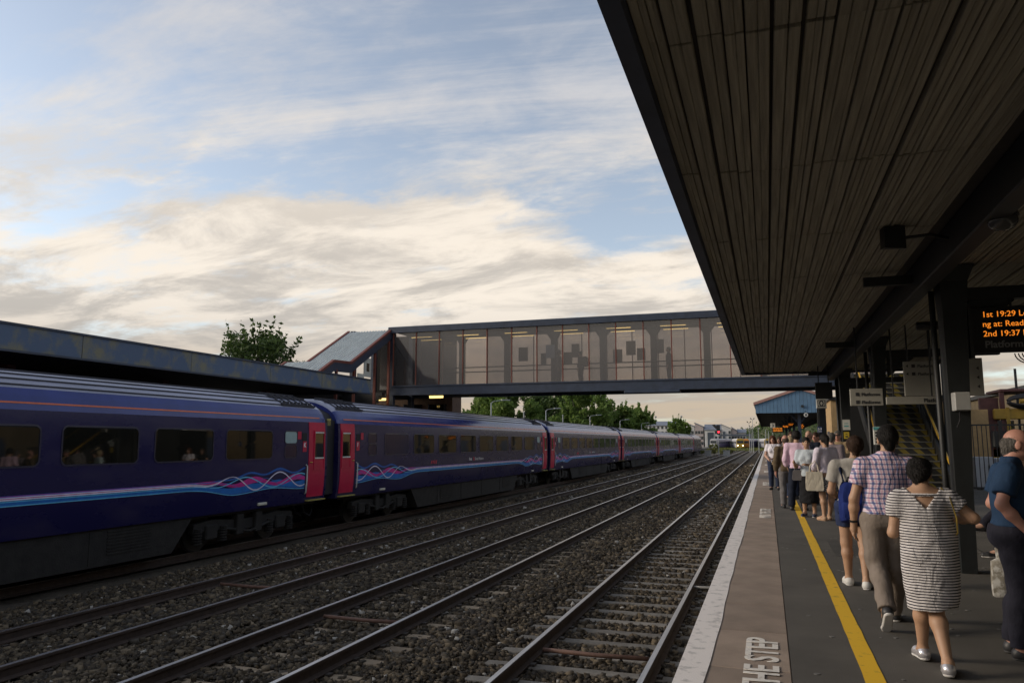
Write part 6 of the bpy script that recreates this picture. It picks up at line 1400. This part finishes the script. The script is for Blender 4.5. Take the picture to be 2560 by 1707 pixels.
# ---- person sitting on a bench behind the pillar
bn = thing('bench', 'platform bench mostly hidden behind the man in navy', 'bench', (3.55, 12.5, 0))
q = MB(); q.bbox(-.22, .22, -.8, .8, .42, .46, .01); q.build('seat', m_steel, bn); q = MB(); q.bbox(.2, .25, -.8, .8, .5, .9, .01); q.build('backrest', m_steel, bn)
for s_ in (-.7, .7): q = MB(); q.box(-.2, .24, s_-.03, s_+.03, 0, .5); q.build('leg', m_steel, bn)
p = person('seated person in dark trousers with legs crossed', 3.5, 12.45, radians(90))
h = Human(1.72, dict(pel=(0, 0, .56), wst=(0, 0, .70), chs=(0, .02, .87), nck=(0, .03, 1.06), hd=(0, .08, 1.22), hipL=(-.09, .02, .53), hipR=(.09, .02, .53), kneL=(-.08, .46, .52), ankL=(-.09, .52, .085), toeL=(-.10, .68, .03), kneR=(.02, .46, .62), ankR=(-.12, .72, .42), toeR=(-.16, .86, .38), shoL=(-.19, .02, 1.0), shoR=(.19, .02, 1.0), elbL=(-.23, .1, .75), wriL=(-.1, .33, .68), elbR=(.23, .1, .75), wriR=(.1, .33, .68)))
h.body(.013, m_skin, p); h.hair(.012, m_hbrn, p); shirt(h, .013, m_dkt, p, .53, .95, .02, .004, 5); trousers(h, .013, m_dkt, p, .72, .018); h.shoes(.010, m_dshoe, m_wsole, p)

# ---- the group waiting further along
GR = []
def bystander(label, x, y, rz, H, hairm, hstyle, top, bottom, skin=m_skin, fem=False, sleeve=.3, hem=.50, low='trousers', shoe=m_dshoe, sole=m_dsole, over=None, head=(0, 0, 0), fat=1.0, seed=1, wst=.57, skirt=None, vox=VF, end=1.0):
    p_ = person(label, x, y, rz); h_ = Human(H, over, fem, fat, head); h_.body(vox, skin, p_, .6); 
    if hairm: h_.hair(vox*.85, hairm, p_, hstyle, .002)
    shirt(h_, vox, top, p_, hem*H, sleeve, .018, .003, seed)
    if skirt: z0, r0, r1 = skirt; c = h_.J['pel']; obj('skirt', surface([frus([(wst*H, c[0], c[1], .078*H, .060*H), (.50*H, c[0], c[1]-.006*H, .105*H, .080*H), (z0*H, c[0], c[1], r0*H, r1*H)], .02)], vox, 'skirt', bottom, wob=.004, seed=seed), p_)
    else: trousers(h_, vox, bottom, p_, wst*H, .018, end, .004, seed)
    h_.shoes(vox*.8, shoe, sole, p_); return p_, h_
m_lil = cloth('lilac_top', (.62, .56, .65)); m_gtop = cloth('pale_grey_blouse', (.45, .50, .54)); m_pink = cloth('pink_shirt', (.64, .46, .56)); m_brown = cloth('olive_brown_jumper', (.11, .08, .048)); m_wt = cloth('white_tee', (.74, .70, .74)); m_blk = cloth('black_fabric', (.012, .012, .014)); m_gry = cloth('grey_trousers', (.15, .14, .14)); m_jean = cloth('dark_jeans', (.03, .04, .075)); m_beige = cloth('beige_jacket', (.30, .22, .13)); m_teal2 = cloth('pale_teal_top', (.30, .42, .42)); m_navj = cloth('navy_jacket', (.014, .018, .032)); m_mint = cloth('pale_mint_shirt', (.45, .55, .55))
m_pat = M('diamond_patterned_skirt', (.30, .29, .29), .85, scale=48, col2=(.03, .03, .035), thr=(.46, .54), detail=1); m_sand = M('sandal_tan', (.42, .27, .17), .6); m_nshoe = M('navy_canvas_shoe', (.03, .04, .075), .7); m_tote = cloth('cream_canvas', (.64, .58, .47))
H = 1.74; p, h = bystander('woman in a lilac top and patterned skirt, seen from behind', 1.12, 17.0, radians(28), H, m_hblk, 'pony', m_lil, m_pat, m_skina, True, .75, .55, shoe=m_sand, sole=m_sand, seed=21, wst=.60, skirt=(.33, .125, .10), over=dict(elbL=(-.23, .02, 1.10), wriL=(-.16, .20, 1.0), ankR=(.085, .10, .08), toeR=(.10, .24, .03)))
tt = thing('tote_bag', 'cream canvas tote bag hanging from an arm', 'bag', (.88, 16.85, 0)); q = MB(); q.loft([[(sg*w_, -.04*(1-abs(0)), z) for sg in (-1, 1)] + [(sg*w_, .05, z) for sg in (1, -1)] for z, w_ in ((.60, .15), (.63, .17), (.82, .165), (.98, .15))]); q.build('sack', m_tote, tt, 40)
for s_ in (-.03, .04): q = MB(); q.tube([(-.09, s_, .97), (-.07, s_, 1.1), (.02, s_, 1.2), (.07, s_, 1.1), (.09, s_, .97)], .012, 6); q.build('handle', m_tote, tt)
H = 1.68; p, h = bystander('woman in a pale grey blouse and long black skirt, facing the camera', .80, 17.75, radians(165), H, m_hblk, 'short', m_gtop, m_blk, m_skina, True, .42, .50, shoe=m_nshoe, sole=m_wsole, seed=22, wst=.58, skirt=(.17, .12, .095), over=dict(elbL=(-.20, .04, 1.06), wriL=(-.06, .30, 1.10), elbR=(.22, .05, 1.05), wriR=(.20, .30, 1.14)), head=(.35, 0, 0))
hb = thing('handbag', 'dark grey handbag beside the grey blouse', 'bag', (.62, 17.75, 0)); q = MB(); q.loft([[(-w_, -.06, z), (w_, -.06, z), (w_, .06, z), (-w_, .06, z)] for z, w_ in ((.76, .12), (.78, .14), (.95, .12), (.98, .09))]); q.build('sack', m_gry, hb); q = MB(); q.tube([(-.09, 0, .97), (-.02, 0, 1.2), (.06, 0, 1.38), (.08, 0, .97)], .01, 6); q.build('strap', m_gry, hb)
bystander('tall man in a pink shirt and navy trousers, seen from behind', .66, 19.35, radians(-12), 1.85, m_hblk, 'bowl', m_pink, m_navj, m_skina, False, .8, .52, seed=23, wst=.57, over=dict(elbL=(-.27, -.03, 1.16), wriL=(-.22, .10, .93), ankL=(-.16, -.1, .085), toeL=(-.19, .05, .03), kneL=(-.14, -.03, .52)))
bystander('balding man in an olive brown jumper, seen from behind', .42, 19.9, radians(10), 1.75, m_hshort, 'fringe', m_brown, m_gry, m_skinr, False, .95, .50, seed=24, wst=.57, fat=1.05)
p, h = bystander('auburn haired woman in a white tee facing the camera', .18, 27.3, radians(172), 1.79, m_hred, 'wavy', m_wt, m_jean, m_skin, True, .3, .50, seed=25, over=dict(elbL=(-.25, .06, 1.13), wriL=(-.06, .25, 1.05), elbR=(.25, .06, 1.13), wriR=(.12, .28, 1.0)))
cbg = thing('crossbody_bag', 'small beige crossbody bag on the woman in a white tee', 'bag', (.22, 27.1, 0)); q = MB(); q.bbox(-.10, .10, -.05, .03, .82, .98, .02); q.build('pouch', m_beige, cbg); q = MB(); q.tube([(.08, 0, .97), (.0, -.04, 1.25), (-.10, .05, 1.5)], .008, 6); q.build('strap', m_black, cbg)
bystander('person in black with bare arms beside the white tee', .42, 28.4, radians(150), 1.76, m_hbrn, 'wavy', m_blk, m_dkt, m_skin, True, .35, .48, seed=26)
bystander('man in a navy jacket with a shaved head behind the group', 1.03, 21.2, radians(155), 1.87, m_hshort, 'fringe', m_navj, m_dkt, m_skin, False, .95, .47, seed=27)
bystander('blond haired person in a mint shirt beyond the pink shirt', .62, 23.0, radians(20), 1.74, m_hbld, 'bob', m_mint, m_jean, m_skin, True, .9, .48, seed=28)
bystander('brown haired man behind the pink shirted man', .72, 25.5, radians(170), 1.90, m_hbrn, 'short', m_gry, m_dkt, m_skin, False, .9, .48, seed=29)
bystander('ruddy faced man with brown hair right of the shaved head', 1.27, 22.6, radians(150), 1.84, m_hbrn, 'short', m_gry, m_dkt, m_skinr, False, .9, .48, seed=30)
bystander('shorter person between the heads at the back', 1.42, 23.6, radians(190), 1.70, m_hbrn, 'bob', m_brown, m_dkt, m_skin, True, .9, .48, seed=31)
bystander('grey haired person in a grey top by the information screen', 1.50, 20.3, radians(-20), 1.80, m_hgry, 'short', cloth('mauve_grey_top', (.20, .17, .19)), m_dkt, m_skin, False, .9, .48, seed=32)
p, h = bystander('man in a beige jacket and sunglasses by the third pillar', 1.83, 22.6, radians(165), 1.88, m_hgry, 'short', m_beige, m_dkt, m_skinr, False, .95, .46, seed=33, over=dict(elbL=(-.28, .05, 1.18), wriL=(-.12, .26, 1.25)))
c = h.J['hd']; q = MB(); q.bbox(c[0]-.075, c[0]+.075, c[1]+.085, c[1]+.112, c[2]-.008, c[2]+.03, .006); q.build('sunglasses', m_black, p)
bystander('person in a pale teal top half hidden behind the third pillar', 2.03, 23.2, radians(30), 1.58, m_hbrn, 'bob', m_teal2, m_dkt, m_skin, True, .5, .48, seed=34)
# ---- figures on the footbridge
for (x, y, H, l, tp, rz, bp_) in ((-9.02, 34.0, 1.73, 'figure standing by the pale blue poster on the footbridge', m_gry, -90, False), (-7.92, 33.7, 1.60, 'figure with a rucksack walking on the footbridge', m_navj, 80, True), (-4.0, 34.1, 1.68, 'dim figure on the footbridge nearest the canopy', m_dkt, 90, False)):
    p, h = bystander(l, x, y, radians(rz), H, m_hblk, 'short', tp, m_dkt, m_skina, False, .9, .48, seed=int(abs(x)*7), vox=.022)
    p.location.z = 4.09
    if bp_: rk = thing('rucksack', 'dark rucksack worn on the footbridge', 'backpack', (x+.2, y, 4.09)); q = MB(); q.bbox(-.1, .14, -.17, .17, .88, 1.34, .05); q.build('pack', m_black, rk); q = MB(); q.bbox(.13, .2, -.12, .12, .92, 1.12, .03); q.build('front_pocket', m_black, rk)
